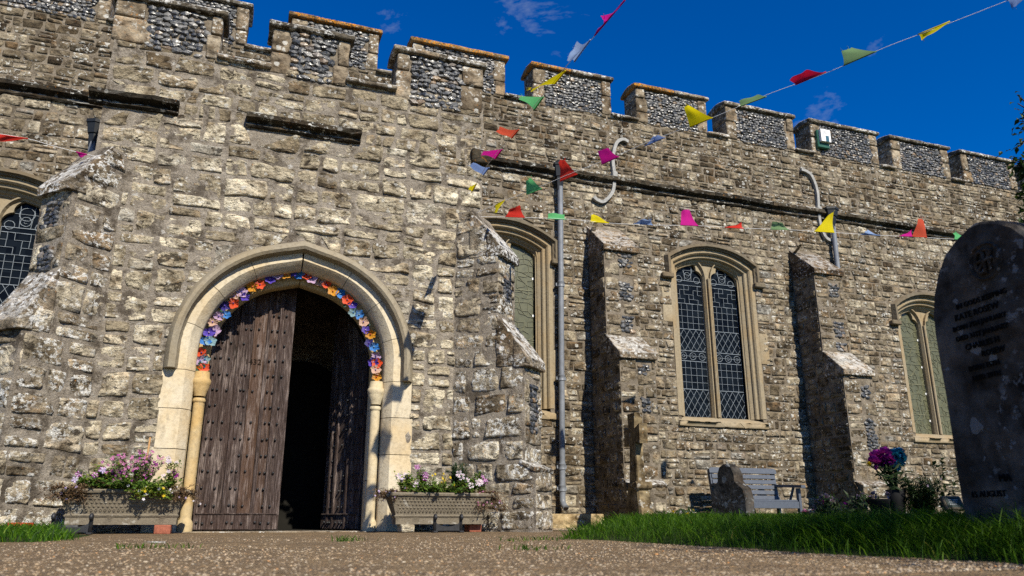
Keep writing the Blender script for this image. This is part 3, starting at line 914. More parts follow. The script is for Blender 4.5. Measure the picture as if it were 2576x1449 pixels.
# ---- parapets
def coping(mb, x0, x1, y0, y1, z0, z1, amp=.008, tint=None):
    ym, hy = (y0 + y1) / 2, (y1 - y0) / 2
    def fn(p):
        t = abs(p.y - ym) / hy
        zz = p.z
        if p.z > (z0 + z1) / 2: zz = p.z - (z1 - z0) * .42 * max(0, t - .15) / .85
        return Vector((p.x, p.y, zz))
    rough_box(mb, x0, x1, y0, y1, z0, z1, .09, amp, .018, fn, 0, tint)
def merlon(x0, x1, Yw, zflint, zsill, ztop, depth, fsize, orange=0.0, th=.13, ov=.05, left_w=.20, right_w=.18, light=False, ns=1):
    e = empty('merlon', ((x0 + x1) / 2, Yw, zsill), church)
    zc = ztop - th
    m = MB(); m.box(x0 + ov + .01, x1 - ov - .01, Yw + .006, Yw + depth, zsill - .2, zc + .01); m.build('core', M['nave_mortar'], e)
    fr = SOUTH(Yw)
    # coping slabs
    cuts = [x0] + [x0 + (x1 - x0) * (i / ns + random.uniform(-.08, .08) / ns) for i in range(1, ns)] + [x1]
    for i in range(ns):
        m = MB(); coping(m, cuts[i] + .002, cuts[i + 1] - .002, Yw - .07, Yw + depth + .06, zc + random.uniform(-.006, .006), ztop + random.uniform(-.012, .006), .008, (random.random(),) * 3)
        m.build('coping', M['coping_orange'] if random.random() < orange else M['coping'], e, smooth=True)
    # quoins either end, standing the depth of the merlon
    for (qa, sgn, wq) in ((x0 + ov, 1, left_w), (x1 - ov, -1, right_w)):
        z = zflint + random.uniform(0, .04)
        while z < zc - .03:
            h = random.uniform(.2, .42)
            if zc - (z + h) < .14: h = zc - z
            w = wq * random.uniform(.8, 1.25)
            a, b = (qa, qa + w) if sgn > 0 else (qa - w, qa)
            m = MB(); rough_box(m, a, b, Yw - random.uniform(.012, .03), Yw + depth * (1 if sgn > 0 else .9), z + .006, z + h - .006, .07, .010, .02, None, 0, (random.uniform(.2, .9), random.random(), 0))
            m.build('quoin', M['quoin'], e, smooth=True)
            z += h
    m = MB(); flints(m, fr, x0 + ov + left_w, x1 - ov - right_w, zflint, zc, fsize)
    m.build('flint_panel', M['flint'], e, kind='stuff')
    return e
def sill(x0, x1, Yw, z, depth, th=.09):
    m = MB(); coping(m, x0 - .02, x1 + .02, Yw - .07, Yw + depth + .05, z - th, z, .010, (random.random(),) * 3)
    m.build('crenel_sill', M['coping'], church, smooth=True)
    m = MB(); m.box(x0 - .05, x1 + .05, Yw + .012, Yw + depth, z - .35, z - th + .01); m.build('sill_core', M['nave_mortar'], church)
PM = [(-1.66, -.485), (-.058, .903), (1.359, 2.53)]
for i, (a, b) in enumerate(PM): merlon(a, b, YP, [4.90, 4.86, 4.80][i], 5.0, 5.57, .34, .088, 0.0, .11, .05, [.32, .20, .17][i], [.13, .15, .24][i], ns=[1, 1, 2][i])
for i in range(2): sill(PM[i][1] - .05, PM[i + 1][0] + .05, YP, 5.01, .3)
NM = [(-3.72, -2.12), (-1.75, -.317), (.186, 1.604), (2.043, 3.69), (4.078, 5.608), (5.995, 7.519), (7.833, 9.42), (9.723, 11.423), (11.677, 13.271), (13.514, 15.12), (15.4, 17.0)]
for i, (a, b) in enumerate(NM):
    merlon(a, b, YN, 6.70 + random.uniform(-.04, .03), 6.75, 7.485, .42, .074, 1.0 if 2 <= i <= 3 else (.4 if i == 4 else .05), .12, .05, .20, .17, ns=2 if i not in (2, 3) else 1)
for i in range(len(NM) - 1): sill(NM[i][1] - .05, NM[i + 1][0] + .05, YN, 6.78, .4)
m = MB(); m.box(-6, 19, YN + .3, 17, 6.2, 6.3); m.build('nave_roof', M['pipe'], church)
m = MB(); m.box(PX0 + .05, PX1 - .05, YP + .3, YN, 4.8, 4.9); m.build('porch_roof', M['pipe'], church)

# ---- windows of the nave
def win_outline(cx, hw, zsill, zc, apex, off=0.0, n=14, z0=None):
    h = hw + off
    pts = [(cx - h, (zsill if z0 is None else z0))]
    for i in range(n + 1):
        t = -1 + 2 * i / n
        x = cx + h * t
        z = zc + off * .6 + (apex + off - zc - off * .6) * (1 - abs(t) ** 2.15)
        pts.append((x, z))
    pts.append((cx + h, (zsill if z0 is None else z0)))
    return pts
def foil(cx, w, zs, n=64):
    """trefoil head on a light of half width w springing at zs"""
    circ = [(0, .80 * w, .55 * w), (-.46 * w, .16 * w, .56 * w), (.46 * w, .16 * w, .56 * w)]
    ox, oz = 0, .22 * w; pts = []
    for i in range(n + 1):
        th = -.12 + (math.pi + .24) * (1 - i / n); dx, dz = math.cos(th), math.sin(th); best = 0
        for (a, b, r) in circ:
            ex, ez = ox - a, oz - b; B = ex * dx + ez * dz; Cc = ex * ex + ez * ez - r * r; D = B * B - Cc
            if D > 0: best = max(best, -B + math.sqrt(D))
        pts.append((cx + ox + best * dx, zs + oz + best * dz))
    return pts
WINS = [dict(cx=-3.08, hw=.735, zs=1.6, zc=3.98, ap=4.17, lh=3.66, style='lead'), dict(cx=3.60, hw=.735, zs=1.68, zc=4.20, ap=4.42, lh=3.98, style='mist'),
        dict(cx=7.335, hw=.735, zs=1.68, zc=4.20, ap=4.42, lh=3.98, style='lead'), dict(cx=12.0, hw=.70, zs=1.58, zc=3.80, ap=4.03, lh=3.55, style='mist')]
YG = YN + .23
def in_win(x, z, w, off):
    if abs(x - w['cx']) > w['hw'] + off or z < w['zs'] - (.19 if off > .01 else 0): return False
    t = (x - w['cx']) / (w['hw'] + off)
    return z < w['zc'] + off * .6 + (w['ap'] + off - w['zc'] - off * .6) * (1 - abs(t) ** 2.15)
def clip_line(p, q, inside, step=.012):
    """the stretches of segment p-q that lie inside the light"""
    L_ = math.hypot(q[0] - p[0], q[1] - p[1]); n = max(2, int(L_ / step)); out = []; st = None
    for i in range(n + 1):
        t = i / n; c = (p[0] + (q[0] - p[0]) * t, p[1] + (q[1] - p[1]) * t)
        ok = inside(*c)
        if ok and st is None: st = c
        if (not ok or i == n) and st is not None:
            if math.hypot(c[0] - st[0], c[1] - st[1]) > step: out.append((st, c))
            st = None
    return out
def make_window(w):
    cx, hw, zs, zc, ap, lh = w['cx'], w['hw'], w['zs'], w['zc'], w['ap'], w['lh']
    e = empty('window', (cx, YN, zs), church)
    p = resample(win_outline(cx, hw, zs, zc, ap), .05); ns = path_normals(p)
    # moulded jambs and head: face, hollow, fillet, splay back to the glass
    prof = [(.085, -.012), (.02, -.012), (0, .01), (-.012, .045), (-.05, .055), (-.062, .075), (-.062, .10), (-.10, .125), (-.115, .15), (-.135, .16), (-.135, .26), (.085, .26)]
    m = MB(); sweep(m, p, ns, prof, YN); o = m.build('frame', M['win_ashlar'], e, recalc=True)
    # hood mould with square label stops
    hp = resample(win_outline(cx, hw, zs, zc, ap, .075, z0=zc - .22), .05); hn = path_normals(hp)
    prof = [(.0, .02), (.0, -.045), (.02, -.06), (.035, -.095), (.075, -.095), (.10, -.02), (.10, .02)]
    m = MB(); sweep(m, hp, hn, prof, YN, .003)
    for sg in (-1, 1):
        x = cx + sg * (hw + .075)
        m.box(min(x - sg * .02, x + sg * .19), max(x - sg * .02, x + sg * .19), YN - .10, YN + .02, zc - .30, zc - .215, c=.015)
    m.build('hood_mould', M['win_hood'], e, recalc=True)
    # side blocks of the jamb bonded into the rubble
    for sg in (-1, 1):
        z = zs + .02
        while z < zc - .35:
            h = random.uniform(.35, .6); h = min(h, zc - .28 - z)
            wd = random.choice((.09, .12, .26, .11))
            if wd > .2:
                xa = cx + sg * (hw + .083); xb = cx + sg * (hw + wd)
                m = MB(); rough_box(m, min(xa, xb), max(xa, xb), YN - .016, YN + .05, z + .005, z + h - .005, .1, .004, .012, None, 0, (random.random(), random.random(), 0))
                m.build('jamb_block', M['win_ashlar'], e, smooth=True)
            z += h
    # sill
    def sfn(q): return Vector((q.x, q.y, q.z - (.09 if q.y < YN + .1 and q.z > zs - .08 else 0) * min(1, max(0, (YN + .13 - q.y) / .18))))
    m = MB(); rough_box(m, cx - hw - .10, cx + hw + .10, YN - .045, YN + .26, zs - .17, zs + .005, .09, .005, .014, sfn)
    m.build('sill', M['win_ashlar'], e, smooth=True)
    # tracery plate with two cusped lights
    mw = .08; li = hw - .135
    lw = (li - mw) / 2; lc = (-(mw + lw), mw + lw)
    outer = win_outline(cx, hw, zs, zc, ap, -.125)
    holes = []; heads = []
    for c in lc:
        hd = foil(cx + c, lw, lh)
        heads.append(hd)
        holes.append([(cx + c - lw, zs + .001 - .0)] + [(cx + c - lw, lh - .02)] + hd + [(cx + c + lw, lh - .02), (cx + c + lw, zs + .001)])
    # wall it from the sill upward, so the lights stay open at the bottom
    out2 = [(outer[0][0], zs - .02)] + outer[1:-1] + [(outer[-1][0], zs - .02)]
    fr = SOUTH(YG - .05)
    m = mortar_sheet(fr, out2, holes, .10, .2, 0.0)
    # chamfered arch ribs and pierced eyelets between the heads
    for c in lc:
        rp_ = [Vector((cx + c - lw - .006, zs))] + [Vector((cx + c + (lw + .006) * math.cos(math.pi * (1 - i / 16)), lh + (lw * 1.42) * math.sin(math.pi * (1 - i / 16)) ** .9)) for i in range(17)] + [Vector((cx + c + lw + .006, zs))]
        rp_ = resample(rp_, .06)
        sweep(m, rp_, path_normals(rp_), [(-.002, 0), (.018, -.05), (.034, -.05), (.034, 0)], YG - .05)
    m.box(cx - .018, cx + .018, YG - .135, YG - .05, zs, lh + .05, c=.012)
    m.build('tracery', M['win_ashlar'], e, recalc=True)
    # the two lights
    for ci, c in enumerate(lc):
        x0, x1 = cx + c - lw, cx + c + lw; top = lh + 1.38 * lw
        hd = heads[ci]
        def inside(x, z):
            if x < x0 + .002 or x > x1 - .002 or z < zs: return False
            if z <= lh: return True
            best = False
            for (a, b, r) in ((0, .80 * lw, .55 * lw), (-.46 * lw, .16 * lw, .56 * lw), (.46 * lw, .16 * lw, .56 * lw)):
                if (x - cx - c - a) ** 2 + (z - lh - b) ** 2 < r * r: best = True
            return best
        g = MB(); ld = MB()
        def bar(p, q, wd=.007, d=.0):
            p = (p[0] + random.uniform(-.003, .003), p[1] + random.uniform(-.003, .003)); q = (q[0] + random.uniform(-.003, .003), q[1] + random.uniform(-.003, .003))
            for (s, t) in clip_line(p, q, inside):
                a, b = Vector((s[0], YG - .006 - d, s[1])), Vector((t[0], YG - .006 - d, t[1]))
                dv = (b - a).normalized(); sd = Vector((-dv.z, 0, dv.x)) * wd / 2; nn = Vector((0, -.004, 0))
                ld.add([a - sd, b - sd, b + sd, a + sd, a - sd * .5 + nn, b - sd * .5 + nn, b + sd * .5 + nn, a + sd * .5 + nn], [(4, 5, 6, 7), (0, 1, 5, 4), (1, 2, 6, 5), (2, 3, 7, 6), (3, 0, 4, 7)])
        def ring(xc, zc_, r, wd=.009, n=14):
            for i in range(n):
                t0, t1 = 2 * math.pi * i / n, 2 * math.pi * (i + 1) / n
                bar((xc + r * math.cos(t0), zc_ + r * math.sin(t0)), (xc + r * math.cos(t1), zc_ + r * math.sin(t1)), wd, .001)
        W = x1 - x0
        if w['style'] == 'lead':
            H = lh - zs; y = zs
            bar((x0 + .006, zs), (x0 + .006, lh)); bar((x1 - .006, zs), (x1 - .006, lh)); bar((x0, zs + .006), (x1, zs + .006))
            sec = [('d', .20), ('s', .20), ('r', .075), ('d', .16), ('s', .19), ('b', .14), ('h', .035)]
            for (kd, f) in sec:
                h = H * f
                bar((x0, y + h), (x1, y + h), .012)
                if kd == 's':
                    n = 5; r_ = max(2, round(h / (W / n)))
                    for i in range(1, n): bar((x0 + W * i / n, y), (x0 + W * i / n, y + h))
                    for i in range(1, r_): bar((x0, y + h * i / r_), (x1, y + h * i / r_))
                elif kd == 'd':
                    sx = W / 4.5; sz = sx * 1.55
                    k = -int(h / sz * 1) - 12
                    while k < 14:
                        a = x0 + k * sx
                        def seg(xa, za, xb, zb):
                            # cut to the band
                            pts = []
                            for i in range(81):
                                t = i / 80; pts.append((xa + (xb - xa) * t, za + (zb - za) * t))
                            bar((xa, za), (xb, zb))
                        seg(a, y, a + h / sz * sx, y + h); seg(a, y, a - h / sz * sx, y + h)
                        k += 1
                elif kd == 'r':
                    for i in range(3):
                        ring(x0 + W * (i + .5) / 3, y + h / 2, W * .115); ring(x0 + W * (i + .5) / 3, y + h / 2, W * .045, .007, 10)
                    for i in range(4): bar((x0 + W * (i / 3 - (.17 if i else 0) + .12 * 0), y + h / 2), (x0 + W * (i / 3) + (.05 if i < 3 else 0), y + h / 2), .007)
                elif kd == 'b':
                    n = 6; s_ = W / n; rows = max(2, round(h / s_)); sz_ = h / rows
                    for r_ in range(rows + 1):
                        for i in range(n):
                            if (i + r_) % 3 != 0: bar((x0 + i * s_, y + r_ * sz_), (x0 + (i + 1) * s_, y + r_ * sz_))
                    for i in range(1, n):
                        for r_ in range(rows):
                            if (i - r_) % 3 != 1: bar((x0 + i * s_, y + r_ * sz_), (x0 + i * s_, y + (r_ + 1) * sz_))
                y += h
            # roundels and curves in the head
            xc = (x0 + x1) / 2
            ring(xc - W * .33, lh + W * .05, W * .11); ring(xc + W * .33, lh + W * .05, W * .11); ring(xc, lh + W * .17, W * .12); ring(xc, lh + W * .17, W * .045, .007)
            bar((xc - W * .12, lh), (xc - W * .16, lh + W * .6)); bar((xc + W * .12, lh), (xc + W * .16, lh + W * .6))
            bar((xc - W * .3, lh + W * .36), (xc + W * .3, lh + W * .36)); ring(xc, lh + W * .36, W * .17)
            # panes, each set at its own slight angle
            nz = int((top - zs) / .085); nx_ = 5
            for i in range(nx_):
                for j in range(nz):
                    xa, xb = x0 + W * i / nx_, x0 + W * (i + 1) / nx_; za, zb = zs + (top - zs) * j / nz, zs + (top - zs) * (j + 1) / nz
                    if not inside((xa + xb) / 2, (za + zb) / 2): continue
                    d = [random.uniform(0, .003) for _ in range(4)]
                    g.add([(xa, YG + d[0], za), (xb, YG + d[1], za), (xb, YG + d[2], zb), (xa, YG + d[3], zb)], [(0, 1, 2, 3)], 0, (random.random(), random.random(), 0))
            g.box(x0 - .02, x1 + .02, YG + .006, YG + .012, zs - .02, top + .05)
            g.build('glass', M['glass'], e); ld.build('lead_cames', M['lead'], e)
        else:
            # protective sheet, misted, over a figured window whose leads show through
            g.add([(x0 - .02, YG, zs - .02), (x1 + .02, YG, zs - .02), (x1 + .02, YG, top + .05), (x0 - .02, YG, top + .05)], [(0, 1, 2, 3)])
            rw = random.Random(int(cx * 10) + ci)
            z = zs + .1
            nodes = []
            nr = int((top - zs) / .09)
            for r_ in range(nr + 1):
                nodes.append([(x0 + W * (i + rw.uniform(-.3, .3)) / 6, zs + .09 * r_ + rw.uniform(-.035, .035)) for i in range(7)])
            for r_ in range(nr + 1):
                for i in range(6):
                    if rw.random() < .75: bar(nodes[r_][i], nodes[r_][i + 1], .008)
            for r_ in range(nr):
                for i in range(7):
                    if rw.random() < .75: bar(nodes[r_][i], nodes[r_ + 1][min(6, max(0, i + rw.choice((0, 0, 0, 1, -1))))], .008)
            for f in (.18, .46, .8): bar((x0, zs + (lh - zs) * f), (x1, zs + (lh - zs) * f), .014)
            g.build('protective_pane', M['mist_glass'], e); ld.build('lead_cames', M['mist_lead'], e)
            cl = MB()
            for f in (.12, .37, .62, .88): cl.box(x1 - .03, x1 + .005, YG - .012, YG - .001, zs + (lh - zs) * f, zs + (lh - zs) * f + .035)
            cl.build('pane_clips', M['white_plastic'], e)
    return e

# ---- nave wall
rn = random.Random(23)
nave = empty('nave_wall', (8, YN, 0), church)
holes = [win_outline(w['cx'], w['hw'], w['zs'] - .02, w['zc'], w['ap'], .03, z0=w['zs'] - .10) for w in WINS]
mortar_sheet(FN, [(-6, -.05), (19, -.05), (19, 6.72), (-6, 6.72)], holes, .08, .16, .009).build('mortar', M['nave_mortar'], nave, smooth=True)
BUT = [(5.04, 5.62), (8.97, 9.56)]
def nave_blocked(x, z):
    for w in WINS:
        if in_win(x, z, w, .17 if z > w['zc'] - .2 else .085): return True
        if in_win(x, z, w, .085): return True
    for i, (a, b) in enumerate(BUT):
        if a < x < b and z < (4.60, 4.66)[i]: return True
    if 5.36 < z < 5.57: return True
    if PX0 < x < PX1:  # behind the porch
        return z < 4.95
    k = x / YN; xx = k * YP
    if PX0 + .45 < xx < PX1 - .5 and (z - CAM_H) * YP / YN + CAM_H < 4.7: return True
    return z > 6.70
tn = lambda: min(1, max(0, rn.gauss(.52, .23)))
tn_dark = lambda: min(1, max(0, rn.gauss(.38, .21)))
WARP = (.0, 1.8)
quads = lay_courses(-3.7, 15.9, 0.0, 5.38, (.09, .19), (.12, .34), .013, nave_blocked, rn, .03)
flush(quads, FN, M['nave_stone'], nave, 'rubble_stone', 22, 17, .016, .018, tn, cap=300, stuff_name='rubble_infill')
quads = lay_courses(-3.7, 15.9, 5.56, 6.71, (.08, .15), (.11, .30), .012, nave_blocked, rn, .02)
flush(quads, FN, M['nave_stone'], nave, 'rubble_stone', 17, 13, .016, .017, tn_dark, cap=0, stuff_name='parapet_rubble')
x = -6.0
while x < 18.9:
    L_ = random.uniform(1.0, 1.7)
    if not (PX0 - .1 < x < PX1 - 1.4 and x + L_ < PX1):
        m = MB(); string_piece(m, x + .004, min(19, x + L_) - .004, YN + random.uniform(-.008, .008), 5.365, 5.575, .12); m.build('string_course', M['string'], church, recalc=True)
    x += L_
for w in WINS: make_window(w)

# ---- buttresses
def buttress(org, ndir, width, stages, plinth, panels, seed, side, mat, capm, fs=.075, hr=(.14, .24), wr=(.18, .36), inn=0.3):
    """stages: [(projection, z at front, z at back)] top first; plinth: (projection, ledge z)"""
    N_ = Vector((ndir[0], ndir[1], 0)).normalized(); U_ = Vector((-N_.y, N_.x, 0)); O_ = Vector((org[0], org[1], 0))
    W2 = lambda u, p, z: O_ + U_ * u + N_ * p + Vector((0, 0, z))
    rb = random.Random(seed)
    e = empty('buttress', W2(0, stages[-1][0] / 2, 0), church)
    (p1, z1f, z1b), (p2, z2f, z2b) = stages
    pp, zp = plinth
    prof = [(-inn, -.05), (pp, -.05), (pp, zp - .06), (p2, zp + .02), (p2, z2f), (p1, z2b), (p1, z1f), (0, z1b), (-inn, z1b)]
    m = MB(); hwid = width / 2 - .004; n = len(prof)
    vs = [W2(-hwid, p - .004 if p > 0 else p, z) for (p, z) in prof] + [W2(hwid, p - .004 if p > 0 else p, z) for (p, z) in prof]
    m.add(vs, [tuple(range(n)), tuple(range(2 * n - 1, n - 1, -1))] + [(i, (i + 1) % n, (i + 1) % n + n, i + n) for i in range(n)])
    m.build('core', M['mortar'] if mat == M['buttress_stone'] else M['nave_mortar'], e, recalc=True)
    def inpan(u, z): return any(a < u < b and c < z < d for (a, b, c, d, st) in panels)
    segs = [(pp, 0, zp - .05), (p2, zp, z2f), (p1, z2b, z1f)]
    tb = lambda: min(1, max(0, rb.gauss(.5, .18)))
    for (p, za, zb) in segs:
        fr = Frame(W2(0, p - .012, 0), U_, N_)
        qs = lay_courses(-width / 2, width / 2, za, zb, hr, wr, .02, inpan, rb, .012)
        for q in qs:
            vs, fs_ = stone_geo(q, fr, 16, 12, .020, .024)
            MB().add(vs, fs_, 0, (tb(), random.random(), 0)).build('stone', mat, e, smooth=True)
    for (a, b, c, d, st) in panels:
        p = p1 if st == 0 else p2
        m = MB(); flints(m, Frame(W2(0, p - .006, 0), U_, N_), a, b, c, d, fs); m.build('flint_panel', M['flint'], e, kind='stuff')
    # the visible flank
    if side < 0: fr = Frame(W2(-width / 2 + .012, 0, 0), N_, -U_); sg = 1
    else: fr = Frame(W2(width / 2 - .012, 0, 0), -N_, U_); sg = -1
    def flank_blocked(u, z):
        p = u * sg
        lim = p1 if z > z2b else (p2 if z < z2f else p2 + (p1 - p2) * (z - z2f) / (z2b - z2f))
        if z < zp: lim = pp
        if z > z1f: lim = p1 * (1 - (z - z1f) / max(.01, z1b - z1f))
        return p > lim - .005 or p < (-width / 2 if inn > .25 and abs(N_.x) > .1 else .0)
    ur = (-width / 2 - .02, pp) if sg > 0 else (-pp, width / 2 + .02)
    for q in lay_courses(ur[0], ur[1], 0, z1b, hr, wr, .024, flank_blocked, rb, .014):
        vs, fs_ = stone_geo(q, fr, 16, 12, .020, .026)
        MB().add(vs, fs_, 0, (tb(), random.random(), 0)).build('stone', mat, e, smooth=True)
    # weathered capping blocks: wedges that grow out of the masonry, with a dripping lower edge
    def slab(pa, za, pb, zb, th, wd, name='weathering_slab', mat_=None):
        d = Vector((pb - pa, zb - za)); Ln = d.length; d.normalize(); nn = Vector((-d.y, d.x))
        if nn.y < 0: nn = -nn
        def fn(q): return W2(q.x, pa + d.x * q.y + nn.x * q.z, za + d.y * q.y + nn.y * q.z)
        m = MB(); rough_box(m, -wd / 2, wd / 2, 0, Ln, -th * .5, th * .5, .035, .010, .012, fn, 0, (random.random(),) * 3)
        m.build(name, mat_ or M['cap_stone'], e, smooth=True)
    def wedge(pa, za, pb, zb, zbot, wd, mat_):
        def fn(q):
            t = (q.y - pa) / (pb - pa); top_ = za + (zb - za) * t
            f = (q.z - zbot) / (max(za, zb) - zbot)
            return W2(q.x * (1 + .02 * f), q.y, zbot + f * (top_ - zbot))
        m = MB(); rough_box(m, -wd / 2, wd / 2, pa, pb, zbot, max(za, zb), .04, .009, .014, fn, 0, (random.random(),) * 3)
        m.build('weathering_block', mat_, e, smooth=True)
    for ki, (pin, pout, zb, zf) in enumerate(((-.04, p1 + .05, z1b + .02, z1f + .03), (p1 - .02, p2 + .05, z2b + .02, z2f + .03))):
        pm, zm = pin + (pout - pin) * .55, zb + (zf - zb) * .55
        wedge(pin, zb, pm + .004, zm, zf - .07, width + .012, M[capm[ki]])
        wedge(pm - .004, zm + .012, pout, zf + .006, zf - .085, width + .03, M[capm[ki]])
    slab(p2 - .06, zp + .02, pp + .012, zp - .07, .05, width + .02, 'plinth_ledge', M['cap_mixed'])
    return e
buttress(((5.04 + 5.62) / 2, YN), (0, -1), .58, [(.55, 4.10, 4.66), (.92, 2.36, 2.72)], (1.03, .62),
         [(-.06, .19, 3.80, 4.03, 0), (-.06, .18, 3.27, 3.57, 0), (-.05, .18, 2.78, 3.05, 0), (-.02, .20, 2.08, 2.27, 1), (.02, .17, 1.56, 1.78, 1)], 5, -1, M['nave_stone'], ('cap_brown', 'cap_mixed'))
buttress(((8.97 + 9.56) / 2, YN), (0, -1), .59, [(.55, 4.15, 4.72), (.92, 2.36, 2.76)], (1.05, .66),
         [(-.02, .20, 3.70, 3.95, 0), (-.02, .20, 3.02, 3.32, 0), (0, .2, 2.78, 2.95, 0), (.02, .22, 1.95, 2.18, 1), (.02, .24, 1.15, 1.65, 1)], 6, -1, M['nave_stone'], ('cap_brown', 'cap_mixed'))
buttress((PX1, YP), (1, -1), .44, [(.325, 2.96, 3.50), (.635, 1.70, 2.22)], (.75, .66),
         [(-.10, .12, 2.40, 2.80, 0), (-.10, .12, .95, 1.50, 1)], 7, -1, M['buttress_stone'], ('cap_stone', 'cap_stone'), .07, (.16, .30), (.22, .45))
buttress((PX0, YP), (-1, -1), .44, [(.30, 3.12, 3.66), (.53, 1.74, 2.30)], (.66, .62),
         [(-.12, .10, 2.70, 3.02, 0), (-.10, .12, 2.30, 2.55, 0)], 8, 1, M['buttress_stone'], ('cap_stone', 'cap_stone'), .07, (.16, .30), (.22, .45))

# ---- doorway
doorway = empty('doorway', (DCX, YP, 0), church)
path = resample(door_path(0.0, .0, 40), .04)
nrm = path_normals(path)
ispring = [i for i, p in enumerate(path) if p.y >= 1.505]
i0, i1 = ispring[0], ispring[-1]
def blocks(i_a, i_b, n, prof, name, mat, jit=0.0, gap=.0035):
    cuts = [i_a + (i_b - i_a) * k / n for k in range(n + 1)]
    def samp(f):
        i = int(f); t = f - i
        if i >= len(path) - 1: return path[-1], nrm[-1]
        return path[i].lerp(path[i + 1], t), nrm[i].lerp(nrm[i + 1], t)
    for k in range(n):
        a, b = cuts[k] + gap / .04, cuts[k + 1] - gap / .04
        ff = [a] + [i for i in range(int(a) + 1, int(b) + 1)] + [b]
        ps, nn = zip(*[samp(f) for f in ff])
        m = MB(); sweep(m, ps, nn, [(r + (random.uniform(-jit, jit) if r > .3 else 0), d) for (r, d) in prof], YP, 0, 0, (random.random(), random.random(), 0))
        smooth_by_angle(m.build(name, mat, doorway, recalc=True), 40)
OUT = [(.195, -.006), (.31, -.006), (.31, .12), (.112, .24), (.112, .10), (.122, .075), (.178, .012)]
OUTJ = [(.195, -.010), (.40, -.010), (.40, .12), (.112, .16), (.112, .10), (.122, .075), (.178, .010)]
INN = [(.118, .215), (.052, .215), (.030, .222), (.012, .228), (0, .245), (0, .36), (.118, .36)]
blocks(i0, i1, 8, OUT, 'voussoir', M['ashlar'])
blocks(i0, i1, 6, INN, 'inner_voussoir', M['ashlar_gold'])
blocks(0, i0, 4, OUTJ, 'jamb_stone', M['ashlar'], .03)
blocks(i1, len(path) - 1, 4, OUTJ, 'jamb_stone', M['ashlar'], .03)
JIN = [(.118, .205), (.03, .205), (0, .23), (0, .36), (.118, .36)]
blocks(0, i0, 3, JIN, 'inner_jamb', M['ashlar_gold'])
blocks(i1, len(path) - 1, 3, JIN, 'inner_jamb', M['ashlar'])
# hood mould: follows the arch and is cut off square at the springing
HOOD = [(.268, -.004), (.285, -.03), (.288, -.095), (.315, -.115), (.35, -.105), (.395, -.03), (.40, .03), (.268, .03)]
hi0, hi1 = i0, i1
m = MB(); sweep(m, path[hi0:hi1 + 1], nrm[hi0:hi1 + 1], HOOD, YP, .0018); smooth_by_angle(m.build('hood_mould', M['hood'], doorway, recalc=True), 40)
# column and capital either side
for (sg, mt) in ((-1, M['ashlar_gold']), (1, M['ashlar_cream'])):
    x = DCX + sg * (DA + .048); y = YP + .135
    prof = [(.072, 0), (.072, .09), (.062, .11), (.052, .13), (.050, .15), (.050, 1.30), (.058, 1.31), (.062, 1.325), (.056, 1.34), (.052, 1.35), (.054, 1.37), (.066, 1.42), (.082, 1.47), (.082, 1.485), (.090, 1.50), (.092, 1.535), (.084, 1.55), (.075, 1.56), (.070, 1.63)]
    prof = [(a, z * 1.515 / 1.63) for (a, z) in prof]
    m = MB(); m.lathe(prof[:10], (x, y, 0), 20); smooth_by_angle(m.build('column_shaft', mt, doorway), 40)
    m = MB(); m.lathe(prof[10:], (x, y, 0), 20); smooth_by_angle(m.build('capital', mt, doorway), 40)
m = MB(); m.box(DCX - DA - .3, DCX + DA + .3, YP - .02, YP + .62, -.06, .008, c=.01); m.build('threshold', M['quoin'], doorway)
# wall thickness beyond the inner order, widening inside
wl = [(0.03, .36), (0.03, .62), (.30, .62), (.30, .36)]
m = MB(); sweep(m, path, nrm, wl, YP); m.build('inner_reveal', M['dark_room'], doorway, recalc=True)

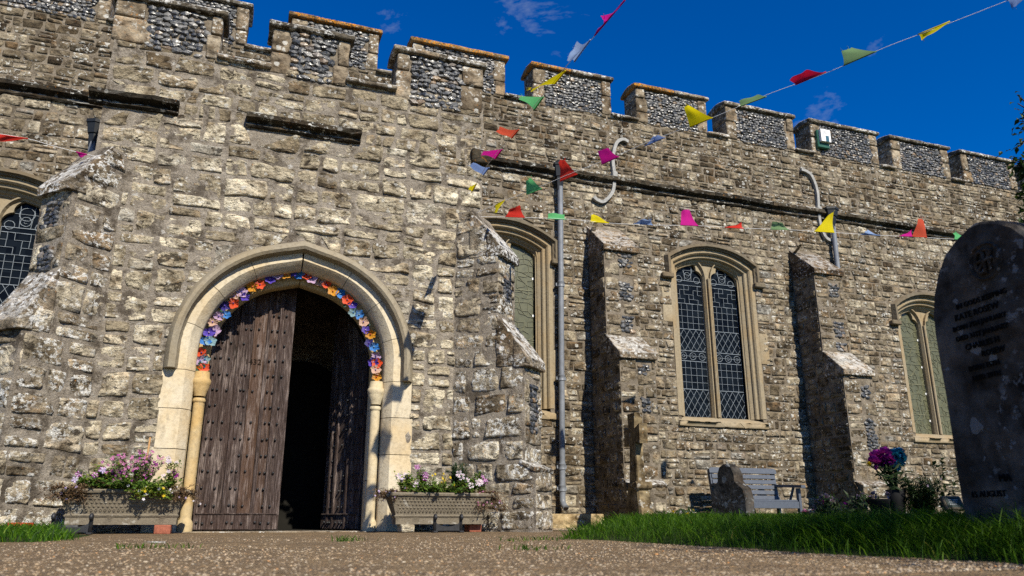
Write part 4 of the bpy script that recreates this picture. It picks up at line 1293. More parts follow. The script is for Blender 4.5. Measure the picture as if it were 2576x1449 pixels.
# door leaves of broad boards, ribs over the joints, rows of nails
def arch_top(x): return arch_z(min(abs(x - DCX), DA + .02), .03)
stud_o = None
def leaf(hinge_x, sgn, ang, seed, label):
    global stud_o
    rl = random.Random(seed)
    e = empty('door_leaf', (hinge_x, YP + .50, .012), church); e['label'] = label
    Mt = Matrix.Translation((hinge_x, YP + .50, 0)) @ Matrix.Rotation(ang, 4, 'Z') @ Matrix.Diagonal((sgn, 1, 1, 1))
    W = DA - .004; ws = [.135, .14, .125, .15, .12, .141]; s = sum(ws); ws = [w * W / s for w in ws]
    x = 0; edges = []
    for i, w in enumerate(ws):
        poly = [(x + .002, .015)]
        n = 4
        tops = [(x + .002 + (w - .004) * k / n) for k in range(n + 1)]
        poly = [(tops[0], .015)] + [(tops[-1], .015)] + [(t, arch_top(hinge_x + sgn * t) - .004) for t in tops[::-1]]
        m = MB(); dy = rl.uniform(-.004, .003)
        m.prism(poly, dy, .05, 0, Mt, (rl.random() if i != 4 else .97, rl.random(), 0)); m.build('plank', M['oak'], e, recalc=True)
        x += w; edges.append(x)
    # cover ribs on alternate joints and a nailed board along the foot
    for i in (1, 3, 4):
        xc = edges[i]; zt = arch_top(hinge_x + sgn * xc) - .03
        m = MB(); m.prism([(xc - .018, .02), (xc + .018, .02), (xc + .016, zt), (xc - .016, zt)], -.026, 0.001, 0, Mt, (rl.uniform(.3, .8), 0, 0)); m.build('cover_rib', M['oak'], e, recalc=True)
    m = MB(); m.box(.004, W - .004, -.020, .0, .02, .165, M=Mt, c=.004); m.build('foot_board', M['oak'], e)
    m = MB(); m.box(.02, W - .02, -.032, -.0, .165, .18, M=Mt, c=.004); m.build('weather_bar', M['oak'], e)
    if stud_o is None:
        mm = MB(); mm.lathe([(.0125, 0), (.0135, .005), (.0115, .012), (.0065, .017), (.0005, .018)], (0, 0, 0), 8, 0, Matrix.Rotation(R(90), 4, 'X'))
        stud_o = mm.build('nail', M['iron_black'], None, smooth=True, loc=(0, 0, 0)); first = stud_o
        stud_o['_used'] = 0
    cols = []; xx = 0
    for i, w in enumerate(ws): cols.append(xx + w * .34); cols.append(xx + w * .72) if i % 2 == 0 else None; xx += w
    for r_ in range(15):
        z = .085 + .165 * r_
        for ci, cx_ in enumerate(cols):
            if z > arch_top(hinge_x + sgn * cx_) - .07 or (r_ > 0 and z < .2): continue
            if abs(z - 1.71) < .07 and .30 < cx_ < .55 and sgn > 0: continue
            if rl.random() < .08: continue
            w_ = Mt @ Vector((cx_ + rl.uniform(-.008, .008), -.006 if z > .18 else -.022, z + rl.uniform(-.006, .006)))
            if stud_o.get('_used') == 0:
                o = stud_o; o['_used'] = 1; o.location = w_; o.rotation_euler = (0, 0, ang); set_parent(o, e)
            else: o = share(stud_o, 'nail', w_, e, (0, 0, ang))
    return e, Mt
leafL, ML = leaf(DCX - DA + .002, 1, R(-1.5), 3, 'closed door leaf with carved date 1432')
leafR, MR_ = leaf(DCX + DA - .002, -1, R(-69), 4, 'door leaf standing open into the dark porch')
if '_used' in stud_o: del stud_o['_used']
def text_mesh(name, body, size, mat, parent, mw, extrude=.002, align='LEFT', shear=0.0):
    c = bpy.data.curves.new(name, 'FONT'); c.body = body; c.size = size; c.extrude = extrude; c.align_x = align; c.shear = shear
    c.resolution_u = 2
    tmp = bpy.data.objects.new(name, c); COL.objects.link(tmp)
    dg = bpy.context.evaluated_depsgraph_get(); me = bpy.data.meshes.new_from_object(tmp.evaluated_get(dg))
    bpy.data.objects.remove(tmp); bpy.data.curves.remove(c)
    me.transform(mw); me.materials.clear(); me.materials.append(mat); me.name = name
    o = bpy.data.objects.new(name, me); COL.objects.link(o)
    if parent: set_parent(o, parent)
    return o
text_mesh('carved_date', '1432', .085, M['groove'], leafL, ML @ Matrix.Translation((.335, -.0055, 1.685)) @ Matrix.Rotation(R(90), 4, 'X'))

# inside the porch: floor and inner doorway, coloured near-black to paint in the gloom
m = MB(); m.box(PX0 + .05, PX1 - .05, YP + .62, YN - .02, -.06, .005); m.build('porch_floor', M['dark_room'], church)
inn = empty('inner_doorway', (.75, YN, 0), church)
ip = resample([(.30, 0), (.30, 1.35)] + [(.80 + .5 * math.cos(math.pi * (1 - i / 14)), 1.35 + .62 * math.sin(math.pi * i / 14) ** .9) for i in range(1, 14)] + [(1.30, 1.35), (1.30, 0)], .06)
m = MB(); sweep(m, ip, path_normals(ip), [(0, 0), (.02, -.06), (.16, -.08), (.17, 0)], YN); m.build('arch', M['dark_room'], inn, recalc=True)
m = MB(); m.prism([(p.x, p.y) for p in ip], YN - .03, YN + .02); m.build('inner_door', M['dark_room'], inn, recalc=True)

# ---- fittings on the wall
def downpipe(x, y, ztop, zbot, rad, collars, lean, hop, label, shoe=True):
    e = empty('downpipe', (x, y, zbot), church); e['label'] = label
    X = lambda z: x + lean * (ztop - z)
    m = MB(); pts = [(X(z), y, z) for z in np.linspace(ztop, zbot + .1, 12)]
    if shoe: pts += [(X(zbot), y - .01, zbot + .05), (X(zbot), y - .05, zbot + .01), (X(zbot), y - .12, zbot - .03)]
    m.tube(pts, rad, 16); smooth_by_angle(m.build('pipe', M['pipe'], e), 50)
    if shoe:
        mm = MB(); mm.tube([(X(zbot), y - .1199, zbot - .0298), (X(zbot), y - .1215, zbot - .0305)], rad * .82, 16); mm.build('pipe_mouth', M['groove'], e)
    for z in collars:
        m = MB(); xx = X(z)
        m.lathe([(rad * 1.02, -.045), (rad * 1.2, -.04), (rad * 1.2, -.028), (rad * 1.12, -.02), (rad * 1.12, .02), (rad * 1.24, .028), (rad * 1.24, .045), (rad * 1.02, .05)], (xx, y, z), 16)
        m.box(xx - rad * 1.7, xx + rad * 1.7, y + rad * .4, y + rad * .4 + .012, z - .022, z + .022); m.box(xx - .02, xx + .02, y + rad * .4, YN + .0, z - .02, z + .02)
        smooth_by_angle(m.build('collar', M['pipe'], e), 50)
    if hop:
        (hx, hz0, hz1, hw, sw) = hop
        m = MB()
        for (w0, w1, a, b) in ((rad * 1.25, rad * 1.25, ztop - .06, hz0), (rad * 1.25, hw * .62, hz0, hz0 + .13), (hw * .62, hw * .62, hz0 + .13, hz0 + .17), (hw * .8, hw, hz0 + .17, hz1 - .04), (hw * 1.12, hw * 1.12, hz1 - .04, hz1)):
            n = 6; vs = []
            for (w_, z) in ((w0, a), (w1, b)):
                for k in range(n):
                    t = math.pi / 6 + 2 * math.pi * k / n
                    vs.append((hx + w_ * math.cos(t), y + w_ * .8 * math.sin(t), z))
            m.add(vs, [tuple(range(n - 1, -1, -1)), tuple(range(n, 2 * n))] + [(k, (k + 1) % n, n + (k + 1) % n, n + k) for k in range(n)])
        m.build('hopper_head', M['hopper'], e)
        if sw:
            m = MB(); m.tube([(hx, y, hz1 - .05), (hx + .01, y + .05, hz1 + .05), (hx + .01, YN + .05, hz1 + .07)], rad * 1.1, 10); m.build('outlet', M['hopper'], e, smooth=True)
    return e
downpipe(4.535, YN - .11, 5.20, .30, .044, [3.57, 2.12, .84, .54], -.012, (4.53, 5.20, 5.60, .10, True), 'grey downpipe with dark head beside the misted window')
downpipe(9.93, YN - .11, 5.22, 3.2, .044, [4.05], -.02, (9.92, 5.25, 5.58, .14, False), 'grey downpipe running down behind a buttress', shoe=False)
downpipe(-1.90, 9.5, 4.42, 2.4, .044, [3.4], 0.0, (-1.90, 4.36, 4.70, .105, False), 'downpipe with dark hopper at the porch corner', shoe=False)
def wall_tie(pts, label):
    P = [Vector((x, YN - .05, z)) for (x, z) in pts]
    cr = []
    for i in range(len(P) - 1):
        a, b, c, d = P[max(0, i - 1)], P[i], P[i + 1], P[min(len(P) - 1, i + 2)]
        for k in range(6):
            t = k / 6
            cr.append(.5 * ((2 * b) + (c - a) * t + (2 * a - 5 * b + 4 * c - d) * t * t + (3 * b - a - 3 * c + d) * t ** 3))
    cr.append(P[-1])
    m = MB(); vs = []; fs = []
    for i, p in enumerate(cr):
        d = (cr[min(i + 1, len(cr) - 1)] - cr[max(0, i - 1)]).normalized(); s = Vector((-d.z, 0, d.x)) * .027
        for (a, b) in ((-1, .035), (-1, -.02), (1, -.02), (1, .035)): vs.append(p + s * a + Vector((0, b, 0)))
    for i in range(len(cr) - 1):
        for j in range(4): fs.append((i * 4 + j, i * 4 + (j + 1) % 4, (i + 1) * 4 + (j + 1) % 4, (i + 1) * 4 + j))
    fs += [(0, 1, 2, 3), tuple(len(vs) - 4 + k for k in (3, 2, 1, 0))]
    m.add(vs, fs)
    mid = cr[len(cr) // 2]; m.box(mid.x - .045, mid.x + .045, mid.y - .05, mid.y + .05, mid.z - .05, mid.z + .05, c=.01)
    o = m.build('wall_tie', M['iron_light'], church, recalc=True); o['label'] = label
wall_tie([(5.833, 6.25), (5.72, 6.275), (5.60, 6.17), (5.525, 5.88), (5.54, 5.59), (5.50, 5.29), (5.34, 5.09), (5.22, 5.09), (5.148, 5.14)], 'pale iron wall tie curled like an S')
wall_tie([(9.413, 6.31), (9.52, 6.29), (9.64, 6.20), (9.72, 5.92), (9.70, 5.55), (9.695, 5.30), (9.76, 5.06), (9.87, 4.98), (10.0, 5.03)], 'pale iron wall tie half hidden by the downpipe head')
def alarm(x, z, front):
    e = empty('alarm_box', (x, YN - .05, z), church)
    m = MB(); m.box(x - .135, x + .135, YN - .09, YN - .005, z - .19, z + .18, c=.015); m.build('back_plate', M['green_plastic'], e)
    m = MB(); m.prism([(x - .10, z - .08), (x + .12, z - .08), (x + .12, z + .17), (x - .10, z + .17)], YN - .15, YN - .088); m.build('cover', M['white_plastic'], e, recalc=True)
    m = MB(); m.box(x + .0, x + .075, YN - .1525, YN - .150, z - .079, z + .04); m.build('printed_band', M['blue_print'], e)
    m = MB()
    for k in range(3): m.box(x - .06, x + .085 - .03 * k, YN - .1525, YN - .150, z + .075 + .025 * k, z + .082 + .025 * k)
    m.build('printed_lines', M['grey_print'], e)
    return e
alarm(9.99, 7.02, True)
alarm(-2.33, 7.25, False)
# ------------------------------------------------------------------ ground, path, turf
def sstep(a, b, x):
    t = min(1, max(0, (x - a) / (b - a))); return t * t * (3 - 2 * t)
def edge_x(y): return 2.0 + .05 * math.sin(y * 2.1) + max(0, y - 4.6) * .62
def gz(x, y):
    z = 0.0
    if y < 8.75: z += sstep(edge_x(y) - .05, edge_x(y) + .45, x) * (.060 + .010 * max(0, y - 2))
    else: z += sstep(4.6, 5.4, x) * .11
    z += sstep(-.80, -1.15, x) * sstep(4.7, 5.1, y) * sstep(7.6, 6.6, y) * .035
    return z
m = MB(); m.add([(-400, -400, -.03), (400, -400, -.03), (400, 400, -.03), (-400, 400, -.03)], [(0, 1, 2, 3)])
tag(m.build('ground', M['turf'], None, loc=(0, 0, -.03)), 'rough churchyard ground reaching to the horizon', kind='structure')
def sheet(x0, x1, y0, y1, step, zf):
    nx, ny = int((x1 - x0) / step), int((y1 - y0) / step)
    m = MB()
    vs = [(x0 + (x1 - x0) * i / nx, y0 + (y1 - y0) * j / ny) for j in range(ny + 1) for i in range(nx + 1)]
    m.add([(x, y, zf(x, y)) for (x, y) in vs], [(j * (nx + 1) + i, j * (nx + 1) + i + 1, (j + 1) * (nx + 1) + i + 1, (j + 1) * (nx + 1) + i) for j in range(ny) for i in range(nx)])
    return m
pz = lambda x, y: .004 * noise.noise(Vector((x * 1.3, y * 1.3, 0))) + .0025 * noise.noise(Vector((x * 9, y * 9, 3)))
m = sheet(-8, 5.5, 1.0, 8.4, .075, pz)
m.add([(-8, -30, -.004), (5.5, -30, -.004), (5.5, 1.0, -.004), (-8, 1.0, -.004)], [(0, 1, 2, 3)])
tag(m.build('path', M['path'], None, smooth=True, loc=(0, 0, 0)), 'worn path of exposed brown pebbles leading to the porch door', kind='structure')
m = sheet(1.6, 19, .2, 10.5, .12, lambda x, y: gz(x, y) - .012 + .008 * noise.noise(Vector((x * 3, y * 3, 0))) if (x > edge_x(y) - .12 and y < 8.75) or (y >= 8.75 and x > 4.9) else -.02)
tag(m.build('lawn', M['turf'], None, smooth=True, loc=(0, 0, 0)), 'bank of long grass beside the path', kind='structure')
m = sheet(-6, -.8, 4.7, 7.7, .1, lambda x, y: gz(x, y) - .010)
tag(m.build('lawn', M['turf'], None, smooth=True, loc=(0, 0, 0)), 'small patch of turf by the porch corner', kind='structure')
m = sheet(2.6, 5.4, 7.9, 10.5, .08, lambda x, y: .006 + .006 * noise.noise(Vector((x * 6, y * 6, 1))))
tag(m.build('gravel_strip', M['gravel'], None, smooth=True, loc=(0, 0, 0)), 'pale gravel strip at the foot of the nave wall', kind='stuff')

# loose and half-sunk pebbles of the path
rng_ = np.random.default_rng(4)
def pebble_field(n, xr, yr, smin, smax, keep, zoff, seed):
    V = np.array([tuple(p) for p in ICO_V]); Fc = np.array(ICO_F)
    g = np.random.default_rng(seed)
    x = g.uniform(*xr, n); y = yr[0] + (yr[1] - yr[0]) * g.uniform(0, 1, n) ** 1.7
    fade = g.random(n) > ((y - yr[0]) / (yr[1] - yr[0])) ** 1.5
    ok = np.array([keep(a, b) for a, b in zip(x, y)]) & fade; x, y = x[ok], y[ok]; n = len(x)
    s = g.uniform(smin, smax, n) * (1 + (g.random(n) < .05) * .8)
    ang = g.uniform(0, 6.28, n); asp = g.uniform(.6, 1, n)
    jit = 1 + .22 * g.standard_normal((n, 12, 1)).clip(-1, 1)
    P = V[None] * jit * s[:, None, None]
    P[:, :, 1] *= asp[:, None]; P[:, :, 2] *= .45
    c, sn = np.cos(ang)[:, None], np.sin(ang)[:, None]
    X = P[:, :, 0] * c - P[:, :, 1] * sn + x[:, None]; Yv = P[:, :, 0] * sn + P[:, :, 1] * c + y[:, None]
    Z = P[:, :, 2] + zoff
    m = MB(); vs = np.stack([X, Yv, Z], -1).reshape(-1, 3)
    fs = (Fc[None] + 12 * np.arange(n)[:, None, None]).reshape(-1, 3)
    m.v = vs.tolist(); m.f = [tuple(f) for f in fs.tolist()]; m.m = [0] * len(m.f)
    t = np.repeat(g.random((n, 3)), 12, axis=0); m.t = t.tolist()
    return m
m = pebble_field(26000, (-2.2, 2.4), (1.45, 6.5), .0024, .0052, lambda a, b: abs(math.atan2(a, b) - YAW) < .66 and a < edge_x(b) + .03, .0005, 8)
tag(m.build('path_pebbles', M['pebble'], None, smooth=True, loc=(0, 0, 0)), 'small rounded pebbles set in the path surface', kind='stuff')
m = pebble_field(2500, (2.7, 5.2), (8.1, 10.2), .006, .014, lambda a, b: True, .008, 9)
tag(m.build('gravel_stones', M['pebble'], None, smooth=True, loc=(0, 0, 0)), 'loose gravel stones by the drain block', kind='stuff')

def blade_field(pts, hmin, hmax, wid, lean, seed, zf):
    g = np.random.default_rng(seed); n = len(pts)
    p = np.array(pts); z = np.array([zf(a, b) for a, b in pts]) - .012
    h = g.uniform(hmin, hmax, n) * (1 + .35 * (g.random(n) < .08)); a = g.uniform(0, 6.28, n)
    w = wid * g.uniform(.6, 1.3, n)
    dx = np.cos(a) * g.uniform(.2, 1.1, n) + lean[0]; dy = np.sin(a) * g.uniform(.2, 1.1, n) + lean[1]
    sx, sy_ = -np.sin(a + 1.2) * w, np.cos(a + 1.2) * w
    lv = [(0, 0.0, 1.0), (.45, .22, .85), (.8, .62, .5), (1.0, 1.0, 0)]
    rows = []
    for (t, b, ww) in lv:
        zz = z + h * (t - .28 * b * b); xx = p[:, 0] + dx * h * b; yy = p[:, 1] + dy * h * b
        if ww > 0:
            rows.append(np.stack([xx - sx * ww, yy - sy_ * ww, zz], -1)); rows.append(np.stack([xx + sx * ww, yy + sy_ * ww, zz], -1))
        else: rows.append(np.stack([xx, yy, zz], -1))
    V = np.stack(rows, 1).reshape(-1, 3); b = 7 * np.arange(n)
    fs = []
    for i in b.tolist(): fs += [(i, i + 1, i + 3, i + 2), (i + 2, i + 3, i + 5, i + 4), (i + 4, i + 5, i + 6)]
    m = MB(); m.v = V.tolist(); m.f = fs; m.m = [0] * len(fs)
    col = g.random(n) ** 1.3 * .88 + (g.random(n) < .05) * .12
    m.t = np.repeat(np.stack([col, col, col], -1), 7, axis=0).tolist()
    return m
g = np.random.default_rng(12)
pts = []
while len(pts) < 52000:
    x, y = g.uniform(1.95, 6.0), 1.1 + 3.8 * g.random() ** 1.1
    ed = edge_x(y) + .05 * noise.noise(Vector((x * 5, y * 5, 0)))
    if x < ed or (x < ed + .22 and g.random() > (x - ed) / .22 + .18): continue
    if abs(math.atan2(x, y) - YAW) > .74: continue
    pts.append((x, y))
m = blade_field(pts, .035, .095, .0014, (-.35, .15), 31, gz)
pts3 = []
while len(pts3) < 6000:
    x, y = g.uniform(2.12, 2.75), g.uniform(1.3, 2.75)
    if 2.38 < x < 2.62 and 1.5 < y < 2.14: continue
    pts3.append((x, y))
m3 = blade_field(pts3, .08, .15, .0015, (-.3, .12), 34, gz)
b = len(m.v); m.v += m3.v; m.f += [tuple(i + b for i in f) for f in m3.f]; m.m += m3.m; m.t += m3.t
pts2 = []
while len(pts2) < 30000:
    x, y = g.uniform(2.0, 11), g.uniform(4.6, 10.2)
    if y < 8.75 and x < edge_x(y) + .10 * noise.noise(Vector((x * 4, y * 4, 0))): continue
    if y >= 8.75 and x < 5.1: continue
    if abs(math.atan2(x, y) - YAW) > .70: continue
    if 9.35 < y and (4.95 < x < 5.7 or 8.9 < x < 9.65): continue
    pts2.append((x, y))
m2 = blade_field(pts2, .05, .125, .0030, (-.25, .1), 32, gz)
b = len(m.v); m.v += m2.v; m.f += [tuple(i + b for i in f) for f in m2.f]; m.m += m2.m; m.t += m2.t
tag(m.build('grass', M['grass'], None, loc=(0, 0, 0)), 'long green grass growing on the bank right of the path', kind='stuff')
pts = []
while len(pts) < 7000:
    x, y = g.uniform(-3.2, -.80), g.uniform(4.75, 7.0)
    if x > -.86 - .12 * noise.noise(Vector((x * 4, y * 4, 0))) - .25 * max(0, y - 5.6): continue
    if y < 4.85 + .06 * noise.noise(Vector((x * 6, 1, 0))): continue
    pts.append((x, y))
m = blade_field(pts, .05, .11, .0034, (-.2, .1), 33, gz)
tag(m.build('grass', M['grass'], None, loc=(0, 0, 0)), 'tuft of lit grass at the lower left by the red bowl', kind='stuff')
def tuft(px, py, n, h, label, spread=.05):
    r = ray(px, py); t = -CAM_H / r[2]; x, y = r[0] * t, r[1] * t
    gg = np.random.default_rng(int(px))
    P = [(x + gg.normal() * spread, y + gg.normal() * spread * .7) for _ in range(n)]
    m = blade_field(P, h * .5, h, .0028, (0, 0), int(px) + 1, lambda a, b: .01)
    tag(m.build('weed_tuft', M['grass'], None), label, 'weed', 'weeds in the path', 'stuff')
tuft(880, 1362, 40, .055, 'small weed tuft on the path before the open door leaf')
tuft(398, 1378, 60, .035, 'low spreading weed on the path below the flower trough with pink flowers', .09)
tuft(1395, 1358, 110, .04, 'weeds along the path edge just short of the drain block', .14)
tuft(1300, 1362, 25, .03, 'sparse weeds on the path below the corner buttress', .08)
tuft(1345, 1382, 30, .035, 'flat weed nearest the camera on the path by the grass tip', .08)
# a pale flake of stone lying on the path
r = ray(388, 1368); t = -CAM_H / r[2]
m = MB(); lump(m, Frame((r[0] * t, r[1] * t, 0), (1, 0, 0), (0, 0, 1)), 0, 0, .05, .0, .012, .006, (.8, .2, 0)) if False else rough_box(m, r[0] * t - .05, r[0] * t + .05, r[1] * t - .03, r[1] * t + .03, -.004, .014, .02, .006, .008)
tag(m.build('stone_flake', M['cap_stone'], None, smooth=True), 'pale flat stone flake lying on the path before the trough', 'stone')
# ------------------------------------------------------------------ bunting
def catmull(P, k=8):
    out = []
    for i in range(len(P) - 1):
        a, b, c, d = P[max(0, i - 1)], P[i], P[i + 1], P[min(len(P) - 1, i + 2)]
        for j in range(k):
            t = j / k
            out.append(.5 * ((2 * b) + (c - a) * t + (2 * a - 5 * b + 4 * c - d) * t * t + (3 * b - a - 3 * c + d) * t ** 3))
    return out + [P[-1]]
def bunting(path, d0, d1, flags, label, seed, axis=0):
    """string surveyed through path points; distance runs from d0 to d1"""
    rb = random.Random(seed)
    a0, a1 = path[0][axis], path[-1][axis]
    def dep(x, y):
        t = ((x, y)[axis] - a0) / (a1 - a0); return 1 / (1 / d0 + (1 / d1 - 1 / d0) * t)
    P3 = [atf(x, y, dep(x, y)) for (x, y) in path]
    e = empty('bunting', P3[0]); tag(e, label, 'bunting', 'strings of bunting')
    m = MB(); m.tube(catmull(P3), .0023, 5); m.build('string', M['cord'], e)
    for (col, b0, b1, t0, t1) in flags:
        B0, B1 = atf(*b0, dep(*b0)), atf(*b1, dep(*b1))
        dt = rb.uniform(.02, .07) * rb.choice((-1, 1))
        T0, T1 = atf(*t0, dep(*b0) + dt), atf(*t1, dep(*b1) + dt)
        nu, nv = 9, 9; vs = []
        nn = (B1 - B0).cross(T0 - B0)
        nn = nn.normalized() if nn.length > 1e-8 else Vector((0, -1, 0))
        ph, am = rb.uniform(0, 6), (B1 - B0).length * rb.uniform(.05, .10)
        inward = (B0 + B1) / 2
        for j in range(nv + 1):
            v = j / nv
            for i in range(nu + 1):
                u = i / nu
                p = (B0.lerp(B1, u)).lerp(T0.lerp(T1, u), v)
                # sides drawn in towards the tip like a blown pennant
                mid = ((B0 + B1) / 2).lerp((T0 + T1) / 2, v)
                p = p.lerp(mid, .10 * math.sin(math.pi * v))
                p = p + nn * am * (math.sin(ph + 4.2 * v + 1.6 * u) * v + .35 * math.sin(ph * 2 + 7 * u) * v)
                if v > .99: p = p + (T0 - B0) * rb.uniform(-.03, .04)
                vs.append(p)
        m = MB(); m.add(vs, [(j * (nu + 1) + i, j * (nu + 1) + i + 1, (j + 1) * (nu + 1) + i + 1, (j + 1) * (nu + 1) + i) for j in range(nv) for i in range(nu)])
        m.tube([B0.lerp(B1, k / 4) for k in range(5)], .006, 5)
        # frayed threads at the tip
        for k in range(rb.randint(2, 5)):
            a = T0.lerp(T1, rb.random()); m.tube([a, a + (T0 - B0) * rb.uniform(.06, .22) + nn * rb.uniform(-.02, .02)], .0012, 3)
        m.build('flag', FM[col], e, smooth=True)
    return e
bunting([(1178, 545), (1190, 485), (1215, 432), (1250, 385), (1300, 325), (1365, 240), (1445, 142), (1490, 97), (1580, -8), (1700, -150)], 8.31, 3.7, [
    ('magenta', (1496, 89), (1572, 0), (1514, 50), (1522, 44)), ('skyblue', (1445, 155), (1485, 100), (1426, 146), (1452, 112)),
    ('yellow', (1396, 211), (1422, 178), (1334, 226), (1338, 220)), ('green', (1344, 276), (1367, 244), (1308, 250), (1314, 240)),
    ('coral', (1287, 348), (1305, 326), (1249, 332), (1256, 324)), ('magenta', (1246, 400), (1263, 376), (1210, 390), (1218, 378)),
    ('blue', (1216, 441), (1230, 422), (1180, 420), (1190, 412)), ('yellow', (1186, 484), (1199, 462), (1181, 474), (1184, 466))],
    'steep bunting string rising past the porch parapet into the sky', 1, 1)
bunting([(1178, 545), (1262, 508), (1350, 473), (1440, 435), (1555, 390), (1640, 353), (1790, 297), (1925, 240), (2080, 183), (2230, 118), (2390, 58), (2620, -32), (2800, -100)], 8.31, 4.4, [
    ('yellow', (1246, 516), (1270, 504), (1243, 538), (1250, 534)), ('green', (1324, 490), (1363, 474), (1321, 454), (1336, 448)),
    ('red', (1409, 456), (1452, 438), (1404, 408), (1422, 404)), ('magenta', (1513, 414), (1557, 394), (1503, 380), (1528, 373)),
    ('blue', (1620, 368), (1673, 346), (1646, 345), (1655, 339)), ('yellow', (1735, 320), (1793, 296), (1719, 270), (1732, 264)),
    ('sage', (1861, 268), (1928, 243), (1858, 257), (1902, 236)), ('crimson', (2001, 213), (2078, 181), (1988, 205), (2030, 179)),
    ('sage', (2122, 165), (2205, 129), (2116, 128), (2142, 120)), ('yellow', (2309, 87), (2390, 54), (2318, 99), (2326, 96)),
    ('blue', (2534, 0), (2592, -22), (2545, 20), (2562, 14))], 'long bunting string slanting up across the nave parapet to the right', 2)
bunting([(1178, 545), (1271, 546), (1424, 551), (1532, 561), (1640, 566), (1760, 568), (1870, 574), (1985, 578), (2098, 585), (2200, 591), (2320, 597), (2445, 604), (2700, 616)], 8.31, 9.6, [
    ('red', (1271, 545), (1320, 547), (1282, 526), (1308, 516)), ('green', (1376, 550), (1424, 552), (1378, 540), (1420, 542)),
    ('yellow', (1484, 558), (1532, 561), (1486, 543), (1493, 539)), ('skyblue', (1594, 562), (1642, 566), (1620, 551), (1638, 549)),
    ('magenta', (1711, 566), (1757, 568), (1714, 532), (1732, 528)), ('red', (1823, 572), (1871, 575), (1856, 563), (1865, 561)),
    ('sage', (1938, 577), (1985, 578), (1943, 557), (1966, 560)), ('yellow', (2048, 582), (2099, 585), (2086, 539), (2095, 536)),
    ('skyblue', (2165, 590), (2214, 592), (2176, 583), (2186, 582)), ('magenta', (2262, 594), (2296, 595), (2280, 586), (2294, 578)),
    ('coral', (2294, 595), (2332, 597), (2310, 549), (2326, 552)), ('green', (2400, 602), (2445, 604), (2399, 585), (2404, 583))],
    'level bunting string running from the porch corner past the buttresses', 3)
bunting([(-140, 318), (-20, 334), (70, 349), (130, 366), (200, 384), (262, 398)], 6.0, 6.95, [
    ('red', (-8, 338), (70, 349), (-6, 352), (2, 356)), ('magenta', (191, 382), (219, 389), (200, 395), (206, 397))],
    'short bunting string at the upper left ending at the porch buttress', 4)

# ------------------------------------------------------------------ crochet flowers round the door
gar = empty('flower_garland', (DCX, YP + .12, 1.5)); tag(gar, 'garland of bright crochet flowers hung round the door arch', 'garland')
FL = [(1200, 368, 'navy'), (1215, 388, 'purple'), (1270, 395, 'blue'), (1342, 415, 'orange'), (1385, 436, 'lilac'), (1450, 455, 'peach'), (1500, 488, 'orange'), (1555, 540, 'gold'), (1615, 562, 'blue'), (1675, 612, 'orange'),
      (1715, 657, 'purple'), (1772, 735, 'blue'), (1728, 716, 'pale'), (1808, 795, 'peach'), (1825, 865, 'purple'), (1870, 897, 'gold'), (1855, 975, 'navy'), (1898, 1005, 'blue'), (1913, 1080, 'lilac'), (1895, 1130, 'purple'),
      (1922, 1142, 'orange'), (1910, 1200, 'peach'), (1920, 1252, 'gold'), (1925, 1338, 'lilac'), (1158, 404, 'gold'), (1093, 405, 'lilac'), (1025, 440, 'purple'), (945, 487, 'orange'), (885, 500, 'gold'), (797, 548, 'lilac'),
      (732, 584, 'peach'), (825, 587, 'purple'), (722, 637, 'orange'), (655, 660, 'navy'), (657, 735, 'blue'), (605, 747, 'lilac'), (550, 797, 'peach'), (575, 870, 'lilac'), (520, 885, 'purple'), (486, 957, 'blue'),
      (530, 962, 'pale'), (460, 1052, 'orange'), (443, 1122, 'lilac'), (487, 1108, 'pale'), (482, 1182, 'orange'), (445, 1178, 'green'), (418, 1210, 'gold')]
rf = random.Random(9)
cord = []
for (cx_, cy_, col) in FL:
    px, py = 369 + .3009 * cx_, 570.2 + .3009 * cy_
    Yf = YP + .165 + rf.uniform(-.012, .008)
    X, Z = at(px, py, Yf)
    cord.append((X, Z))
    rad = rf.uniform(.050, .060); n = 30; k = 5 if rf.random() < .8 else 6; ph = rf.uniform(0, 6)
    nrm_ = Vector((rf.uniform(-.35, .35), -1, rf.uniform(-.45, .15))).normalized()
    a = nrm_.cross(Vector((0, 0, 1))).normalized(); b = a.cross(nrm_)
    sq = rf.uniform(.75, 1.0); vs = [Vector((X, Yf, Z)) + nrm_ * .010]; fs = []
    rings = [.3, .6, .85, 1.0]
    for ri, rr in enumerate(rings):
        for i in range(n):
            th = 2 * math.pi * i / n
            r_ = rad * rr * (1 + .12 * (rr ** 2) * math.cos(k * th + ph)) * rf.uniform(.96, 1.04)
            hgt = .010 + rad * (.34 * rr ** 2 - .1) + .006 * rr * math.sin(2 * k * th + ph * 2) + .006 * rr * math.sin(3 * th + ph)
            vs.append(Vector((X, Yf, Z)) + a * r_ * math.cos(th) + b * r_ * math.sin(th) * sq + nrm_ * hgt)
    for i in range(n): fs.append((0, 1 + i, 1 + (i + 1) % n))
    for ri in range(3):
        for i in range(n): fs.append((1 + ri * n + i, 1 + (ri + 1) * n + i, 1 + (ri + 1) * n + (i + 1) % n, 1 + ri * n + (i + 1) % n))
    m = MB(); m.add(vs, fs); fo = m.build('flower', YM[col], gar, smooth=True)
    c2 = {'purple': 'lilac', 'navy': 'purple', 'lilac': 'purple', 'gold': 'orange', 'blue': 'pale', 'orange': 'navy', 'peach': 'purple', 'green': 'green', 'pale': 'blue'}[col]
    m = MB(); c0 = Vector((X, Yf, Z)) + nrm_ * .014
    m.add([c0 + Vector(tuple(q)) * .0085 for q in ICO_V], ICO_F); m.build('flower_centre', YM[c2], fo, smooth=True)
